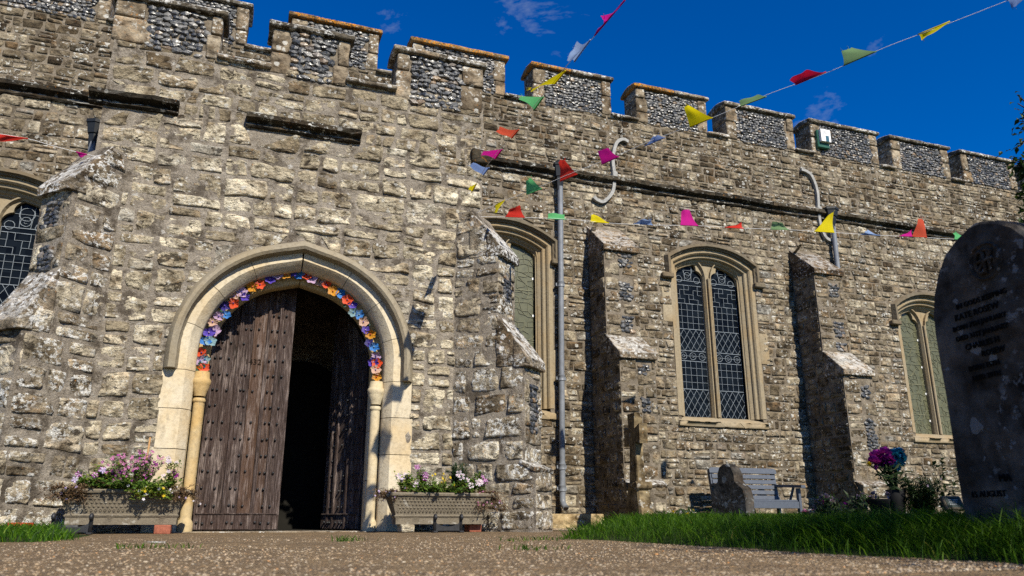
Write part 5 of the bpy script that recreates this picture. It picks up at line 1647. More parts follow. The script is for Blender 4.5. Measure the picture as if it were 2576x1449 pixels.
for (cx_, cy_) in [(882, 548), (455, 1015), (620, 690), (1745, 690), (1840, 830), (1905, 1300), (500, 925), (475, 1150), (1665, 650), (1870, 950), (1890, 1050)]:
    X, Z = at(369 + .3009 * cx_, 570.2 + .3009 * cy_, YP + .175)
    m = MB(); an = rf.uniform(0, 6); L_ = .05
    c0 = Vector((X, YP + .175, Z)); d = Vector((math.cos(an), -.3, math.sin(an))).normalized(); s = Vector((-math.sin(an), 0, math.cos(an)))
    m.add([c0, c0 + d * L_ * .5 + s * .018, c0 + d * L_, c0 + d * L_ * .5 - s * .018, c0 + d * L_ * .5 + Vector((0, -.012, 0))], [(0, 4, 1), (1, 4, 2), (2, 4, 3), (3, 4, 0)])
    m.build('yarn_leaf', YM['green'], gar)
pts_c = sorted([q for q in cord], key=lambda q: math.atan2(q[1] - 1.2, q[0] - DCX), reverse=True)
m = MB(); m.tube(catmull([Vector((x, YP + .180, z)) for (x, z) in pts_c], 3), .004, 5); m.build('cord', YM['green'], gar)

# ------------------------------------------------------------------ flower troughs
def trough(x0, x1, y0, y1, label):
    e = empty('flower_trough', ((x0 + x1) / 2, (y0 + y1) / 2, .075)); tag(e, label, 'planter', 'stone troughs either side of the door')
    zb, zt = .075, .362; w = x1 - x0; ym = (y0 + y1) / 2; hy = (y1 - y0) / 2
    # section heights: (z, inset of ends, inset of front)
    sec = [(zb, .085, .075), (zb + .055, .085, .075), (zb + .062, .075, .068), (zb + .075, .07, .062), (zb + .085, .082, .072), (zb + .10, .078, .07), (zt - .035, .022, .02), (zt - .03, .005, .004), (zt - .012, 0, 0), (zt, .010, .008), (zt, .05, .045), (zt - .05, .06, .055)]
    m = MB(); nx, ny = 40, 8; vs = []; fs = []
    def ring(z, ix, iy):
        xa, xb, ya, yb = x0 + ix, x1 - ix, y0 + iy, y1 - iy; rr = []
        for i in range(nx): rr.append((xa + (xb - xa) * i / nx, ya, z))
        for i in range(ny): rr.append((xb, ya + (yb - ya) * i / ny, z))
        for i in range(nx): rr.append((xb - (xb - xa) * i / nx, yb, z))
        for i in range(ny): rr.append((xa, yb - (yb - ya) * i / ny, z))
        return rr
    k = 2 * (nx + ny)
    for s in sec:
        for p in ring(*s):
            q = Vector(p); vs.append(q + .0022 * noise.noise_vector(q * 40))
    for s in range(len(sec) - 1):
        for i in range(k): fs.append((s * k + i, s * k + (i + 1) % k, (s + 1) * k + (i + 1) % k, (s + 1) * k + i))
    fs.append(tuple(range(k - 1, -1, -1)))
    m.add(vs, fs); smooth_by_angle(m.build('body', M['trough'], e), 40)
    m = MB(); m.box(x0 + .055, x1 - .055, y0 + .05, y1 - .05, zt - .06, zt - .035); m.build('soil', M['soil'], e)
    # lattice of little bosses and rings on the front
    def front(x, z):
        t = (z - (zb + .10)) / (zt - .035 - zb - .10); return y0 + .07 + (.02 - .07) * t
    m = MB(); rows = 5; nc = int(w / .042)
    for r_ in range(rows):
        z = zb + .115 + .031 * r_
        for i in range(nc):
            x = x0 + .10 + (w - .20) * (i + (.5 if r_ % 2 else 0)) / nc
            y = front(x, z); s = .0125
            if r_ in (0, 4):
                for q in range(8):
                    t0, t1 = 2 * math.pi * q / 8, 2 * math.pi * (q + 1) / 8
                    m.add([(x + s * .95 * math.cos(t0), y + .001, z + s * .95 * math.sin(t0)), (x + s * .95 * math.cos(t1), y + .001, z + s * .95 * math.sin(t1)), (x + s * .7 * math.cos(t1), y - .007, z + s * .7 * math.sin(t1)), (x + s * .7 * math.cos(t0), y - .007, z + s * .7 * math.sin(t0)), (x + s * .42 * math.cos(t1), y + .002, z + s * .42 * math.sin(t1)), (x + s * .42 * math.cos(t0), y + .002, z + s * .42 * math.sin(t0))], [(0, 1, 2, 3), (3, 2, 4, 5)])
            else:
                m.add([(x - s * 1.25, y, z), (x, y, z - s), (x + s * 1.25, y, z), (x, y, z + s), (x, y - .011, z)], [(0, 1, 4), (1, 2, 4), (2, 3, 4), (3, 0, 4)])
    m.build('lattice_relief', M['trough'], e, kind='stuff')
    for sx in (x0 - .004, x1 + .004):
        m = MB(); m.tube([(sx, y0 + .01, zt - .03), (sx, y1 - .01, zt - .03)], .018, 8); m.build('end_roll', M['trough'], e, smooth=True)
    return e
TL = (-1.315, -.295, 7.40, 7.76); TR = (1.425, 2.455, 7.36, 7.70)
trough(*TL, 'stone flower trough left of the door, full of pink flowers')
trough(*TR, 'stone flower trough right of the door, with white and purple petunias')
def scraper(x0, x1, y, label):
    e = empty('boot_scraper', ((x0 + x1) / 2, y, 0)); tag(e, label, 'boot scraper', 'iron boot scrapers')
    for x in (x0, x1):
        m = MB(); pts = [(x, y, 0), (x, y, .12)]
        sg = 1 if x == x0 else -1
        for i in range(9):
            t = i / 8 * math.pi * 1.35; r = .020 - .0009 * i
            pts.append((x + sg * .0, y - .02 + r * math.cos(t), .135 + r * math.sin(t)))
        m.tube(pts, .016, 8); m.build('upright', M['iron_black'], e, smooth=True)
        m = MB(); m.box(x - .022, x + .022, y - .05, y + .05, 0, .018, c=.005); m.build('foot', M['iron_black'], e)
    pts = []
    for i in range(13):
        t = i / 12; pts.append((x0 + (x1 - x0) * t, .11 - .055 * math.sin(math.pi * t) ** .5))
    poly = pts + [(x1, .018), (x0, .018)]
    m = MB(); m.prism(poly, y - .007, y + .007); m.build('blade', M['iron_black'], e, recalc=True)
    return e
scraper(-1.28, -1.01, 7.30, 'black iron boot scraper before the left trough')
scraper(1.84, 2.09, 7.26, 'black iron boot scraper before the right trough')
m = MB(); rough_box(m, -.545, -.415, 7.42, 7.64, 0, .074, .03, .003, .006); tag(m.build('brick', M['brick'], None, smooth=True), 'red brick propping up the left trough', 'brick')
m = MB(); rough_box(m, 1.56, 1.68, 7.38, 7.60, 0, .074, .03, .006, .012, None, 0, (.7, .2, 0)); tag(m.build('stone_prop', M['porch_stone'], None, smooth=True), 'pale rough stone propping up the right trough', 'stone')
m = MB(); rough_box(m, -1.24, -1.12, 7.44, 7.66, 0, .074, .03, .003, .006); tag(m.build('brick', M['iron_black'], None, smooth=True), 'dark block under the left trough behind the boot scraper', 'block')
m = MB(); rough_box(m, 2.25, 2.37, 7.5, 7.68, 0, .074, .03, .003, .006); tag(m.build('brick', M['brick'], None, smooth=True), 'brick in the shade under the right trough near the buttress', 'brick')

# ------------------------------------------------------------------ plants
def leaf_add(mb, p, d, n, L_, w, tint, mi=0, fold=.2):
    d = d.normalized(); s = d.cross(n)
    s = s.normalized() if s.length > 1e-6 else Vector((1, 0, 0)); n = s.cross(d)
    mb.add([p, p + d * L_ * .45 + s * w / 2 + n * w * fold, p + d * L_ - n * w * .3, p + d * L_ * .45 - s * w / 2 + n * w * fold, p + d * L_ * .5], [(0, 4, 1), (1, 4, 2), (2, 4, 3), (3, 4, 0)], mi, (tint, tint, tint))
def bloom(mb, p, n, rad, k, mi, rp_, cup=.25, mi2=None):
    n = n.normalized(); a = n.cross(Vector((.3, .2, .9))).normalized(); b = n.cross(a); ph = rp_.uniform(0, 6)
    for i in range(k):
        t = ph + 2 * math.pi * i / k; dv = a * math.cos(t) + b * math.sin(t); sv = a * -math.sin(t) + b * math.cos(t)
        w = rad * 3.4 / k; tn_ = rp_.random()
        q = [p, p + dv * rad * .55 + sv * w * .42 + n * rad * cup * .5, p + dv * rad * .95 + sv * w * .5 + n * rad * cup, p + dv * rad * 1.08 + n * rad * cup * .8, p + dv * rad * .95 - sv * w * .5 + n * rad * cup, p + dv * rad * .55 - sv * w * .42 + n * rad * cup * .5]
        mb.add(q, [(0, 1, 5), (1, 2, 3), (1, 3, 5), (3, 4, 5)], mi, (tn_, tn_, tn_))
        if mi2 is not None:
            mb.add([p + n * .002, p + dv * rad * .9 + sv * w * .13 + n * (rad * cup + .003), p + dv * rad * .9 - sv * w * .13 + n * (rad * cup + .003)], [(0, 1, 2)], mi2, (tn_, tn_, tn_))
def plant(name, label, base, height, spread, nst, leafmat, leafn, leafL, leafW, blooms, seed, lean=(0, -.1), droop=0.0, tintr=(0, 1), stem='dry', cat='plant'):
    """base on the soil; blooms: (materials, count, radius, petals, where 'top'|'all', striped)"""
    rq = random.Random(seed); e = empty(name, base); tag(e, label, cat); spread *= 1.3; nst = int(nst * 1.7); leafL *= 1.3; leafW *= 1.35
    B = Vector(base); st = MB(); lf = MB(); tips = []
    for i in range(nst):
        a = rq.uniform(0, 6.28); r0 = spread * .35 * rq.random(); r1 = spread * rq.uniform(.3, 1.0)
        h = height * 1.15 * rq.uniform(.5, 1.05)
        p0 = B + Vector((math.cos(a) * r0, math.sin(a) * r0 * .6, 0)); p3 = B + Vector((math.cos(a) * r1 + lean[0] * h, math.sin(a) * r1 * .6 + lean[1] * h, h))
        if droop > 0: p3 = B + Vector((math.cos(a) * r1 * 1.3 + lean[0], -abs(math.sin(a)) * r1 * .5 + lean[1], h * .3 - droop * rq.random()))
        mid = p0.lerp(p3, .55) + Vector((rq.uniform(-.02, .02), rq.uniform(-.02, .02), h * (.12 if droop == 0 else .5)))
        cv = [p0.lerp(mid, t).lerp(mid.lerp(p3, t), t) for t in (0, .25, .5, .75, 1.0)]
        st.tube(cv, [.0026, .0022, .0018, .0015, .001], 4)
        tips.append((p3, (cv[4] - cv[3]).normalized(), cv))
        for k in range(int(leafn * 2.2)):
            t = rq.uniform(.05, 1.0); j = min(3, int(t * 4)); p = cv[j].lerp(cv[j + 1], t * 4 - j)
            d = Vector((rq.uniform(-1, 1), rq.uniform(-1, .6), rq.uniform(-.25, .8)))
            leaf_add(lf, p, d, Vector((rq.uniform(-.3, .3), -.3, 1)), leafL * rq.uniform(.6, 1.15), leafW * rq.uniform(.7, 1.1), rq.uniform(*tintr))
    st.build('stems', M[stem], e); 
    if lf.v: lf.build('leaves', M[leafmat], e)
    for (mats, cnt, rad, k, where, strip) in blooms:
        for i in range(cnt):
            p, d, cv = rq.choice(tips)
            if where == 'all': t = rq.uniform(.45, 1); j = min(3, int(t * 4)); p = cv[j].lerp(cv[j + 1], t * 4 - j)
            p = p + Vector((rq.uniform(-1, 1), rq.uniform(-1.2, .4), rq.uniform(-.5, .8))) * rad * (1.6 if rad < .02 else .6)
            mb = MB(); bloom(mb, p, Vector((rq.uniform(-.5, .5), -1, rq.uniform(-.1, .7))), rad * rq.uniform(.8, 1.15), k, 0, rq, .25, 1 if strip else None)
            mm = rq.choice(mats)
            mb.build('flower_head', [M[mm]] + ([M[strip]] if strip else []), e)
    return e
ZS = .325
plant('trailing_plant', 'dry trailing plant hanging over the far left end of the left trough', (-1.217, 7.480, ZS), .16, .13, 60, 'dry', 7, .03, .008, [(['petal_lilac'], 8, .010, 5, 'all', None)], 41, (-.02, -.06), .14)
plant('petunia', 'purple and white petunia in the left trough beside the dry trailer', (-1.114, 7.500, ZS), .16, .10, 9, 'leaf', 9, .035, .018, [(['petal_purple', 'petal_lilac'], 6, .026, 5, 'top', 'petal_white')], 42)
plant('leafy_plant', 'bright yellow green leafy plant in the left trough', (-1.001, 7.550, ZS), .20, .09, 12, 'leaf', 14, .038, .016, [(['petal_purple'], 3, .018, 5, 'top', None)], 43, (0, -.05), 0, (.55, 1))
plant('pink_flower_bush', 'tall bush of small pink flowers in the middle of the left trough', (-0.764, 7.550, ZS), .30, .20, 34, 'leaf', 12, .030, .012, [(['petal_pink', 'petal_pink', 'petal_purple'], 120, .0125, 4, 'all', None), (['petal_pink'], 60, .012, 4, 'top', None)], 44, (0, -.08), 0, (.1, .8))
plant('viola', 'yellow violas spilling over the rim of the left trough', (-0.620, 7.420, ZS), .15, .12, 26, 'leaf', 11, .030, .013, [(['petal_yellow', 'petal_yellow', 'petal_white'], 26, .013, 5, 'all', None)], 45, (0, -.05), .10, (.35, 1))
plant('petunia', 'white and purple petunia at the door end of the left trough', (-0.455, 7.500, ZS), .25, .07, 9, 'leaf', 12, .03, .014, [(['petal_white', 'petal_purple'], 8, .022, 5, 'top', 'petal_purple')], 46, (0, -.05), 0, (.4, 1))
plant('trailing_plant', 'dry wispy trailing plant at the door end of the left trough', (-0.372, 7.460, ZS), .16, .10, 42, 'dry', 6, .026, .007, [(['petal_lilac', 'petal_white'], 14, .009, 5, 'all', None)], 47, (.03, -.05), .12)
plant('trailing_plant', 'wispy lilac trailing plant at the door end of the right trough', (1.499, 7.470, ZS), .16, .13, 46, 'dry', 6, .026, .008, [(['petal_lilac'], 26, .009, 5, 'all', None)], 51, (-.06, -.04), .10)
plant('petunia', 'white petunia nearest the door in the right trough', (1.598, 7.500, ZS), .19, .09, 10, 'leaf', 13, .034, .018, [(['petal_white'], 5, .030, 5, 'top', 'petal_purple'), (['petal_lilac'], 4, .016, 5, 'all', None)], 52, (0, -.05), 0, (.3, 1))
plant('petunia', 'upright purple petunia with white stripes in the right trough', (1.757, 7.520, ZS), .23, .05, 7, 'leaf', 13, .032, .016, [(['petal_purple'], 6, .028, 5, 'top', 'petal_white')], 53, (0, -.03), 0, (.3, .95))
plant('marigold', 'sparse yellow flowered plant in the middle of the right trough', (1.935, 7.540, ZS), .20, .12, 16, 'leaf', 7, .024, .009, [(['petal_yellow'], 11, .012, 6, 'top', None)], 54, (0, -.03), 0, (.4, 1))
plant('rosemary', 'dark green rosemary bush in the right trough', (2.133, 7.560, ZS), .27, .09, 34, 'rosemary', 40, .026, .005, [], 55, (.02, -.02))
plant('petunia', 'pink and white petunias beside the rosemary bush', (2.232, 7.490, ZS), .19, .11, 11, 'leaf', 10, .034, .017, [(['petal_white'], 7, .032, 5, 'top', 'petal_pink')], 56, (0, -.06), 0, (.2, .9))
plant('petunia', 'purple petunia at the buttress end of the right trough', (2.361, 7.510, ZS), .22, .05, 7, 'leaf', 10, .03, .014, [(['petal_purple'], 6, .025, 5, 'top', 'petal_white')], 57, (0, -.03), 0, (.2, .9))
plant('trailing_plant', 'brown trailing plant hanging off the buttress end of the right trough', (2.390, 7.460, ZS), .14, .13, 60, 'dry', 6, .026, .008, [(['petal_lilac', 'petal_pink'], 24, .009, 5, 'all', None)], 58, (.05, -.05), .20)
plant('ground_ivy', 'low green foliage filling the left trough between the flowers', (-.80, 7.54, ZS), .11, .36, 60, 'leaf', 9, .030, .018, [], 48, (0, -.15), 0, (.1, .8))
plant('ground_ivy', 'low green foliage filling the right trough between the flowers', (1.93, 7.50, ZS), .11, .36, 60, 'leaf', 9, .030, .018, [], 49, (0, -.15), 0, (.1, .8))
x, z = at(378, 1100, 7.60)
m = MB(); m.tube([(x - .012, 7.60, .3), (x, 7.60, z)], .008, 8); tag(m.build('bamboo_cane', M['cane'], None, smooth=True), 'thin bamboo cane standing in the left trough', 'cane')

# ------------------------------------------------------------------ drain block, bowl
m = MB(); rough_box(m, 4.07, 4.83, 9.80, 10.36, -.03, .19, .10, .004, .012, None, 0, (.5, .6, 0)); tag(m.build('drain_block', M['block_stone'], None, smooth=True), 'squared yellow stone block under the grey downpipe', 'stone block')
bx, by = -1.45, 7.02
m = MB(); m.lathe([(.075, 0), (.098, .004), (.094, .035), (.088, .062), (.080, .064), (.076, .058), (.078, .02), (.0, .016)], (bx, by, .03), 28)
tag(smooth_by_angle(m.build('dog_bowl', M['red_bowl'], None), 50), 'red dog bowl on the grass at the foot of the left buttress', 'bowl')

# ------------------------------------------------------------------ graves
def slab_stone(name, label, c, ang, w, h, th, outline, mat, seg=.05, amp=.004, cat='gravestone', parts=None):
    """upright slab; outline gives half-profile points (t across 0..1, z 0..1) of one face, local x across, y thickness"""
    e = empty(name, c); tag(e, label, cat)
    Mt = Matrix.Translation(c) @ Matrix.Rotation(ang, 4, 'Z')
    n = len(outline); m = MB()
    ring = [(0, 0)] * 0
    F_ = []
    for (dy, ins) in ((-th / 2, .012), (-th / 2 + .012, 0), (th / 2 - .012, 0), (th / 2, .012)):
        cx_ = sum(p[0] for p in outline) / n; cz_ = sum(p[1] for p in outline) / n
        L2 = []
        for (x, z) in outline:
            d = Vector((cx_ - x, cz_ - z)); d.normalize()
            q = Vector((x + d.x * ins, dy, max(z + d.y * ins, -.1)))
            L2.append(Mt @ (q + amp * noise.noise_vector(q * 7 + Vector(c))))
        F_.append(L2)
    vs = [q for r_ in F_ for q in r_]; fs = [tuple(range(n)), tuple(range(4 * n - 1, 3 * n - 1, -1))]
    for k in range(3):
        for i in range(n): fs.append((k * n + i, (k + 1) * n + i, (k + 1) * n + (i + 1) % n, k * n + (i + 1) % n))
    m.add(vs, fs); o = m.build('slab', mat, e, recalc=True); smooth_by_angle(o, 35)
    return e, Mt
# tall round-pointed stone at the right edge: its broad face looks west
g_ang = R(-98)
r = ray(2453, 1290); GX = 2.46; t = GX / r[0]; gy_left = r[1] * t       # north edge of the stone
U_g = Vector((math.cos(g_ang), math.sin(g_ang), 0))                    # runs towards the south
gc = Vector((GX, gy_left, 0)) + U_g * .265
half = [(.0, -.02), (.0, .30), (.0, .64), (-.001, .78), (.004, .852), (.026, .924), (.061, .991), (.114, 1.051), (.17, 1.085), (.232, 1.108)]
ol = [(x - .265, z) for (x, z) in half] + [(0, 1.113)] + [(.265 - x, z) for (x, z) in half[::-1]]
ol = [tuple(q) for q in resample(ol, .04)]
ge, GM = slab_stone('gravestone', 'tall dark round-topped gravestone at the right edge of the picture, with carved lettering', gc, g_ang, .53, 1.1, .10, ol, M['dark_stone'], amp=.003)
# outward west face is local -y
def g_text(body, s, z, size, name='inscription'):
    return text_mesh(name, body, size, M['text_dark'], ge, GM @ Matrix.Translation((s - .265, -.0535, z)) @ Matrix.Rotation(R(90), 4, 'X'), .0022)
g_text("IN GODS KEEPING", .130, .832, .027); g_text('KATE ROSEW', .115, .793, .032); g_text('BORN 7TH JANUARY', .098, .757, .025); g_text('DIED 31ST JANUARY', .105, .720, .025)
g_text('CHARLES H', .140, .682, .029); g_text('ROSEW', .205, .647, .029); g_text('BORN 15TH', .138, .608, .025); g_text('DIED 20TH', .148, .573, .025)
g_text('MA', .185, .235, .034); g_text('15 AUGUST', .055, .188, .029)
m = MB(); cx0, cz0 = .025, .962
for i in range(28):
    t0, t1 = 2 * math.pi * i / 28, 2 * math.pi * (i + 1) / 28
    q = [(cx0 + a * math.cos(t), y, cz0 + b * math.sin(t)) for (a, b, y) in ((.072, .068, -.0505), (.066, .062, -.058), (.059, .056, -.0505)) for t in (t0, t1)]
    m.add([GM @ Vector(p) for p in q], [(0, 1, 3, 2), (2, 3, 5, 4)])
m.build('medallion_rim', M['dark_stone'], ge)
m = MB()
k_ = .62
m.tube([GM @ Vector((cx0 + k_ * (-.028 + .033 * math.cos(t)), -.056, cz0 + k_ * .062 * math.sin(t))) for t in np.linspace(.4, 5.9, 16)], .0065, 6)
m.tube([GM @ Vector((cx0, -.058, cz0 + k_ * .072)), GM @ Vector((cx0, -.058, cz0 - k_ * .072))], .0065, 6)
m.tube([GM @ Vector((cx0 + k_ * .035, -.058, cz0 + k_ * .06)), GM @ Vector((cx0 + k_ * .035, -.058, cz0 - k_ * .06))], .006, 6)
m.tube([GM @ Vector((cx0 - k_ * .05, -.059, cz0 + .003)), GM @ Vector((cx0 + k_ * .06, -.059, cz0 + .003))], .006, 6)
m.tube([GM @ Vector((cx0 + k_ * (.005 + .05 * math.sin(t * 1.9)), -.060, cz0 + k_ * .06 * math.cos(t))) for t in np.linspace(0, 3.14, 14)], .0055, 6)
m.build('monogram', M['dark_stone'], ge, smooth=True)

# shouldered old stone before the bench
s_ang = R(-90 + 14); sc_ = Vector((4.93, 7.02, gz(4.93, 7.02) - .05))
ol = [(.78 * x_, z_) for (x_, z_) in [(-.30, 0), (-.30, .18), (-.275, .33), (-.21, .40), (-.165, .44), (-.155, .52), (-.11, .585), (-.04, .615), (.03, .61), (.10, .575), (.145, .51), (.155, .44), (.20, .40), (.275, .36), (.305, .25), (.30, 0)]]
ol = [tuple(p) for p in resample(ol, .05)]
slab_stone('gravestone', 'small worn dark gravestone with rounded head standing before the grey bench', sc_, s_ang, .6, .6, .13, ol, M['dark_stone'], amp=.010)

# stone cross on a flared base, broad side to the west
ce = empty('stone_cross', (4.76, 8.70, .06)); tag(ce, 'stone grave cross on a flared base by the buttress, shaded face and sunlit edge', 'cross')
CM = Matrix.Translation((4.76, 8.70, .04)) @ Matrix.Rotation(R(-97), 4, 'Z')
def cprism(poly, th, name, c=.0):
    m = MB(); m.prism(poly, -th / 2, th / 2, 0, CM); return m.build(name, M['cross_stone'], ce, recalc=True)
m = MB()
def taper(z0, z1, w0, w1, t0, t1, name):
    m = MB(); n = 6; vs = []
    for k in range(n + 1):
        t = k / n; w = w0 + (w1 - w0) * t; th = t0 + (t1 - t0) * t; z = z0 + (z1 - z0) * t
        for (a, b) in ((-1, -.8), (-.86, -1), (.86, -1), (1, -.8), (1, .8), (.86, 1), (-.86, 1), (-1, .8)):
            q = Vector((a * w / 2, b * th / 2, z)); vs.append(CM @ (q + .004 * noise.noise_vector(q * 12)))
    fs = [(k * 8 + i, k * 8 + (i + 1) % 8, (k + 1) * 8 + (i + 1) % 8, (k + 1) * 8 + i) for k in range(n) for i in range(8)]
    fs += [tuple(range(7, -1, -1)), tuple(n * 8 + i for i in range(8))]
    m.add(vs, fs); return m.build(name, M['cross_stone'], ce)
taper(0, .43, .66, .34, .20, .15, 'flared_base')
m = MB()
for sg in (-1, 1):
    m.tube([CM @ Vector((sg * .17, -.10, .47)), CM @ Vector((sg * .17, .10, .47))], .05, 12)
m.box(-.17, .17, -.085, .085, .43, .515, M=CM, c=.012); m.build('scroll_collar', M['cross_stone'], ce)
taper(.50, .97, .28, .20, .115, .10, 'shaft')
poly = [(-.10, .96), (-.105, 1.0), (-.26, .97), (-.265, 1.21), (-.105, 1.165), (-.10, 1.20), (-.125, 1.36), (.125, 1.36), (.10, 1.20), (.105, 1.165), (.265, 1.21), (.26, .97), (.105, 1.0), (.10, .96)]
cprism(poly, .105, 'cross_head')

# ------------------------------------------------------------------ bench
be = empty('garden_bench', (7.28, 9.9, gz(7.28, 9.9))); tag(be, 'grey painted slatted bench against the nave wall under the leaded window', 'bench')
bz = .02; x0, x1 = 6.70, 7.86
tilt = Matrix.Translation((0, 9.98, bz + .40)) @ Matrix.Rotation(R(-9), 4, 'X')
for i in range(5):
    m = MB(); m.box(x0 + .02, x1 - .02, -.012, .012, -.02 + .077 * i, .04 + .077 * i, M=tilt, c=.004); m.build('back_slat', M['bench'], be)
pl = [(x0 - .012, .365), (x0 - .012, .425), (x0 + .03, .445), (x1 - .03, .445), (x1 + .012, .425), (x1 + .012, .365)]
m = MB(); m.prism(pl, -.018, .018, 0, tilt); m.build('top_rail', M['bench'], be, recalc=True)
for i in range(5):
    m = MB(); y = 9.52 + .095 * i; m.box(x0 + .02, x1 - .02, y, y + .075, bz + .345 - .006 * i, bz + .37 - .006 * i, c=.004); m.build('seat_slat', M['bench'], be)
m = MB(); m.box(x0 + .02, x1 - .02, 9.50, 9.525, bz + .25, bz + .345, c=.004); m.build('front_apron', M['bench'], be)
for x in (x0, x1 - .05):
    m = MB(); m.box(x + .003, x + .047, 9.49, 9.55, bz - .02, bz + .535, c=.004); m.build('leg', M['bench'], be)
    m = MB(); m.box(x + .003, x + .047, 9.96, 10.02, bz - .02, bz + .42, c=.004); m.build('leg', M['bench'], be)
    m = MB(); m.box(x + .0, x + .05, -.03, .03, -.02, .42, M=tilt @ Matrix.Translation((0, .035, 0)), c=.004); m.build('back_post', M['bench'], be)
    m = MB(); m.prism([(9.40, bz + .535), (10.03, bz + .575), (10.03, bz + .605), (9.40, bz + .575)], 0, .075, 0, Matrix.Translation((x - .0125, 0, 0)) @ Matrix(((0, 1, 0, 0), (1, 0, 0, 0), (0, 0, 1, 0), (0, 0, 0, 1)))); m.build('armrest', M['bench'], be, recalc=True)
    m = MB(); m.box(x + .005, x + .045, 9.52, 10.0, bz + .27, bz + .33, c=.004); m.build('seat_rail', M['bench'], be)
    m = MB(); m.tube([(x + .025, 9.72, bz + .36), (x + .025, 9.62, bz + .545)], .020, 6); m.build('arm_brace', M['bench'], be)

# ------------------------------------------------------------------ grave flowers and plaque in the shade
def spot(px, fwd):
    p = atf(px, 1305, fwd); return Vector((p.x, p.y, gz(p.x, p.y)))
def px_at(px, py, fwd): return atf(px, py, fwd)
def chrys(mb, p, rad, mi, rq, n=60):
    for i in range(n):
        d = Vector((rq.gauss(0, 1), rq.gauss(0, 1) - .3, rq.gauss(0, 1) + .4)).normalized()
        s = d.cross(Vector((.3, .5, .8))).normalized(); L_ = rad * rq.uniform(.7, 1.05); w = rad * .22; t = rq.random()
        mb.add([p + d * rad * .2 + s * w * .4, p + d * L_ + s * w, p + d * L_ * 1.1, p + d * L_ - s * w, p + d * rad * .2 - s * w * .4], [(0, 1, 2, 3, 4)], mi, (t, t, t))
b0 = spot(2262, 6.6); rq = random.Random(77)
ve = empty('flower_bouquet', b0); tag(ve, 'tall leaning bouquet with large purple and blue flower heads in a dark vase', 'bouquet')
top = px_at(2252, 1232, 6.6)
m = MB(); ax = (top - b0); m.tube([b0 + ax * t for t in (0, .15, .6, 1.0)], [.05, .052, .062, .075], 14); m.build('vase', M['black_pot'], ve, smooth=True)
st = MB(); lf = MB()
for (px, py, mt, rad) in ((2206, 1150, 'petal_magenta', .075), (2226, 1143, 'petal_magenta', .075), (2200, 1164, 'petal_magenta', .07), (2222, 1162, 'petal_magenta', .08), (2236, 1156, 'petal_magenta', .06), (2250, 1146, 'petal_blue', .07), (2262, 1150, 'petal_blue', .07), (2258, 1165, 'petal_blue', .07), (2252, 1176, 'petal_blue', .05), (2262, 1138, 'petal_blue', .05), (2233, 1139, 'petal_yellow', .03), (2186, 1168, 'petal_yellow', .025)):
    p = px_at(px, py, 6.6 + rq.uniform(-.06, .06)); mb = MB(); chrys(mb, p, rad * .82, 0, rq, 90); mb.build('flower_head', M[mt], ve)
    st.tube([top + Vector((rq.uniform(-.03, .03), 0, -.05)), top.lerp(p, .5) + Vector((0, 0, .02)), p], .006, 5)
for i in range(120):
    t = rq.random(); base_ = top.lerp(px_at(2228, 1165, 6.6), t) + Vector((rq.gauss(0, .035 + .03 * t), rq.gauss(0, .04), 0))
    leaf_add(lf, base_, Vector((rq.uniform(-1, 1), rq.uniform(-1, 1), rq.uniform(-.2, 1))), Vector((0, -1, .4)), rq.uniform(.05, .11), rq.uniform(.015, .03), rq.random())
st.build('stems', M['dark_leaf'], ve); lf.build('leaves', M['dark_leaf'], ve)
# bucket beside it
p = spot(2247 - 0, 6.3); p = spot(2242, 6.3)
ke = MB(); ke.lathe([(.055, 0), (.075, .16), (.080, .165), (.080, .18), (.068, .18), (.062, .10), (0, .10)], spot(2248, 6.2) + Vector((-.12, 0, 0)), 18)
tag(smooth_by_angle(ke.build('grave_pot', M['black_pot'], None), 50), 'black empty pot beside the leaning bouquet', 'pot')
def posy(px, fwd, w, h, mats, label, seed, leaves=120):
    rq = random.Random(seed); b = spot(px, fwd); e = empty('grave_posy', b); tag(e, label, 'posy', 'posies on the graves')
    m = MB(); m.lathe([(.05, 0), (.065, .08), (.06, .085), (0, .08)], b, 14); m.build('bowl', M['black_pot'], e, smooth=True)
    lf = MB()
    for i in range(leaves):
        d = Vector((rq.gauss(0, .6), rq.gauss(0, .6), rq.uniform(.1, 1)))
        leaf_add(lf, b + Vector((rq.gauss(0, w * .35), rq.gauss(0, w * .3), rq.uniform(.05, h * .85))), d, Vector((0, -1, .5)), rq.uniform(.04, .09), rq.uniform(.015, .03), rq.random())
    lf.build('leaves', M['dark_leaf'], e)
    for i in range(16):
        mb = MB(); chrys(mb, b + Vector((rq.gauss(0, w * .38), rq.gauss(0, w * .3), rq.uniform(h * .45, h))), rq.uniform(.02, .034), 0, rq, 26); mb.build('flower_head', M[rq.choice(mats)], e)
posy(2082, 6.8, .16, .22, ['petal_mauve', 'petal_mauve', 'petal_magenta'], 'mauve grave posy in front of the far buttress foot', 61)
posy(2180, 6.6, .20, .23, ['petal_mauve', 'petal_magenta', 'petal_mauve'], 'mauve grave posy just left of the leaning bouquet', 62)
posy(1720, 9.2, .16, .10, ['petal_white', 'petal_yellow'], 'low cream flowers in the grass between cross and bench', 63, 60)
posy(2038, 8.6, .06, .10, ['petal_pink', 'petal_white'], 'tiny pink posy low in the grass right of the bench', 64, 20)
plant('lavender_bush', 'dark bushy plant between the bouquet and the small plaque', spot(2325, 6.6), .30, .16, 60, 'dark_leaf', 16, .05, .008, [(['petal_mauve'], 8, .012, 5, 'top', None)], 71, (0, 0), 0, (0, 1), 'dark_leaf')
plant('rose_twigs', 'thin rose twigs with few leaves beside the small plaque', spot(2392, 6.4), .44, .13, 6, 'dark_leaf', 6, .045, .025, [], 72, (0, 0), 0, (0, 1), 'dark_leaf')
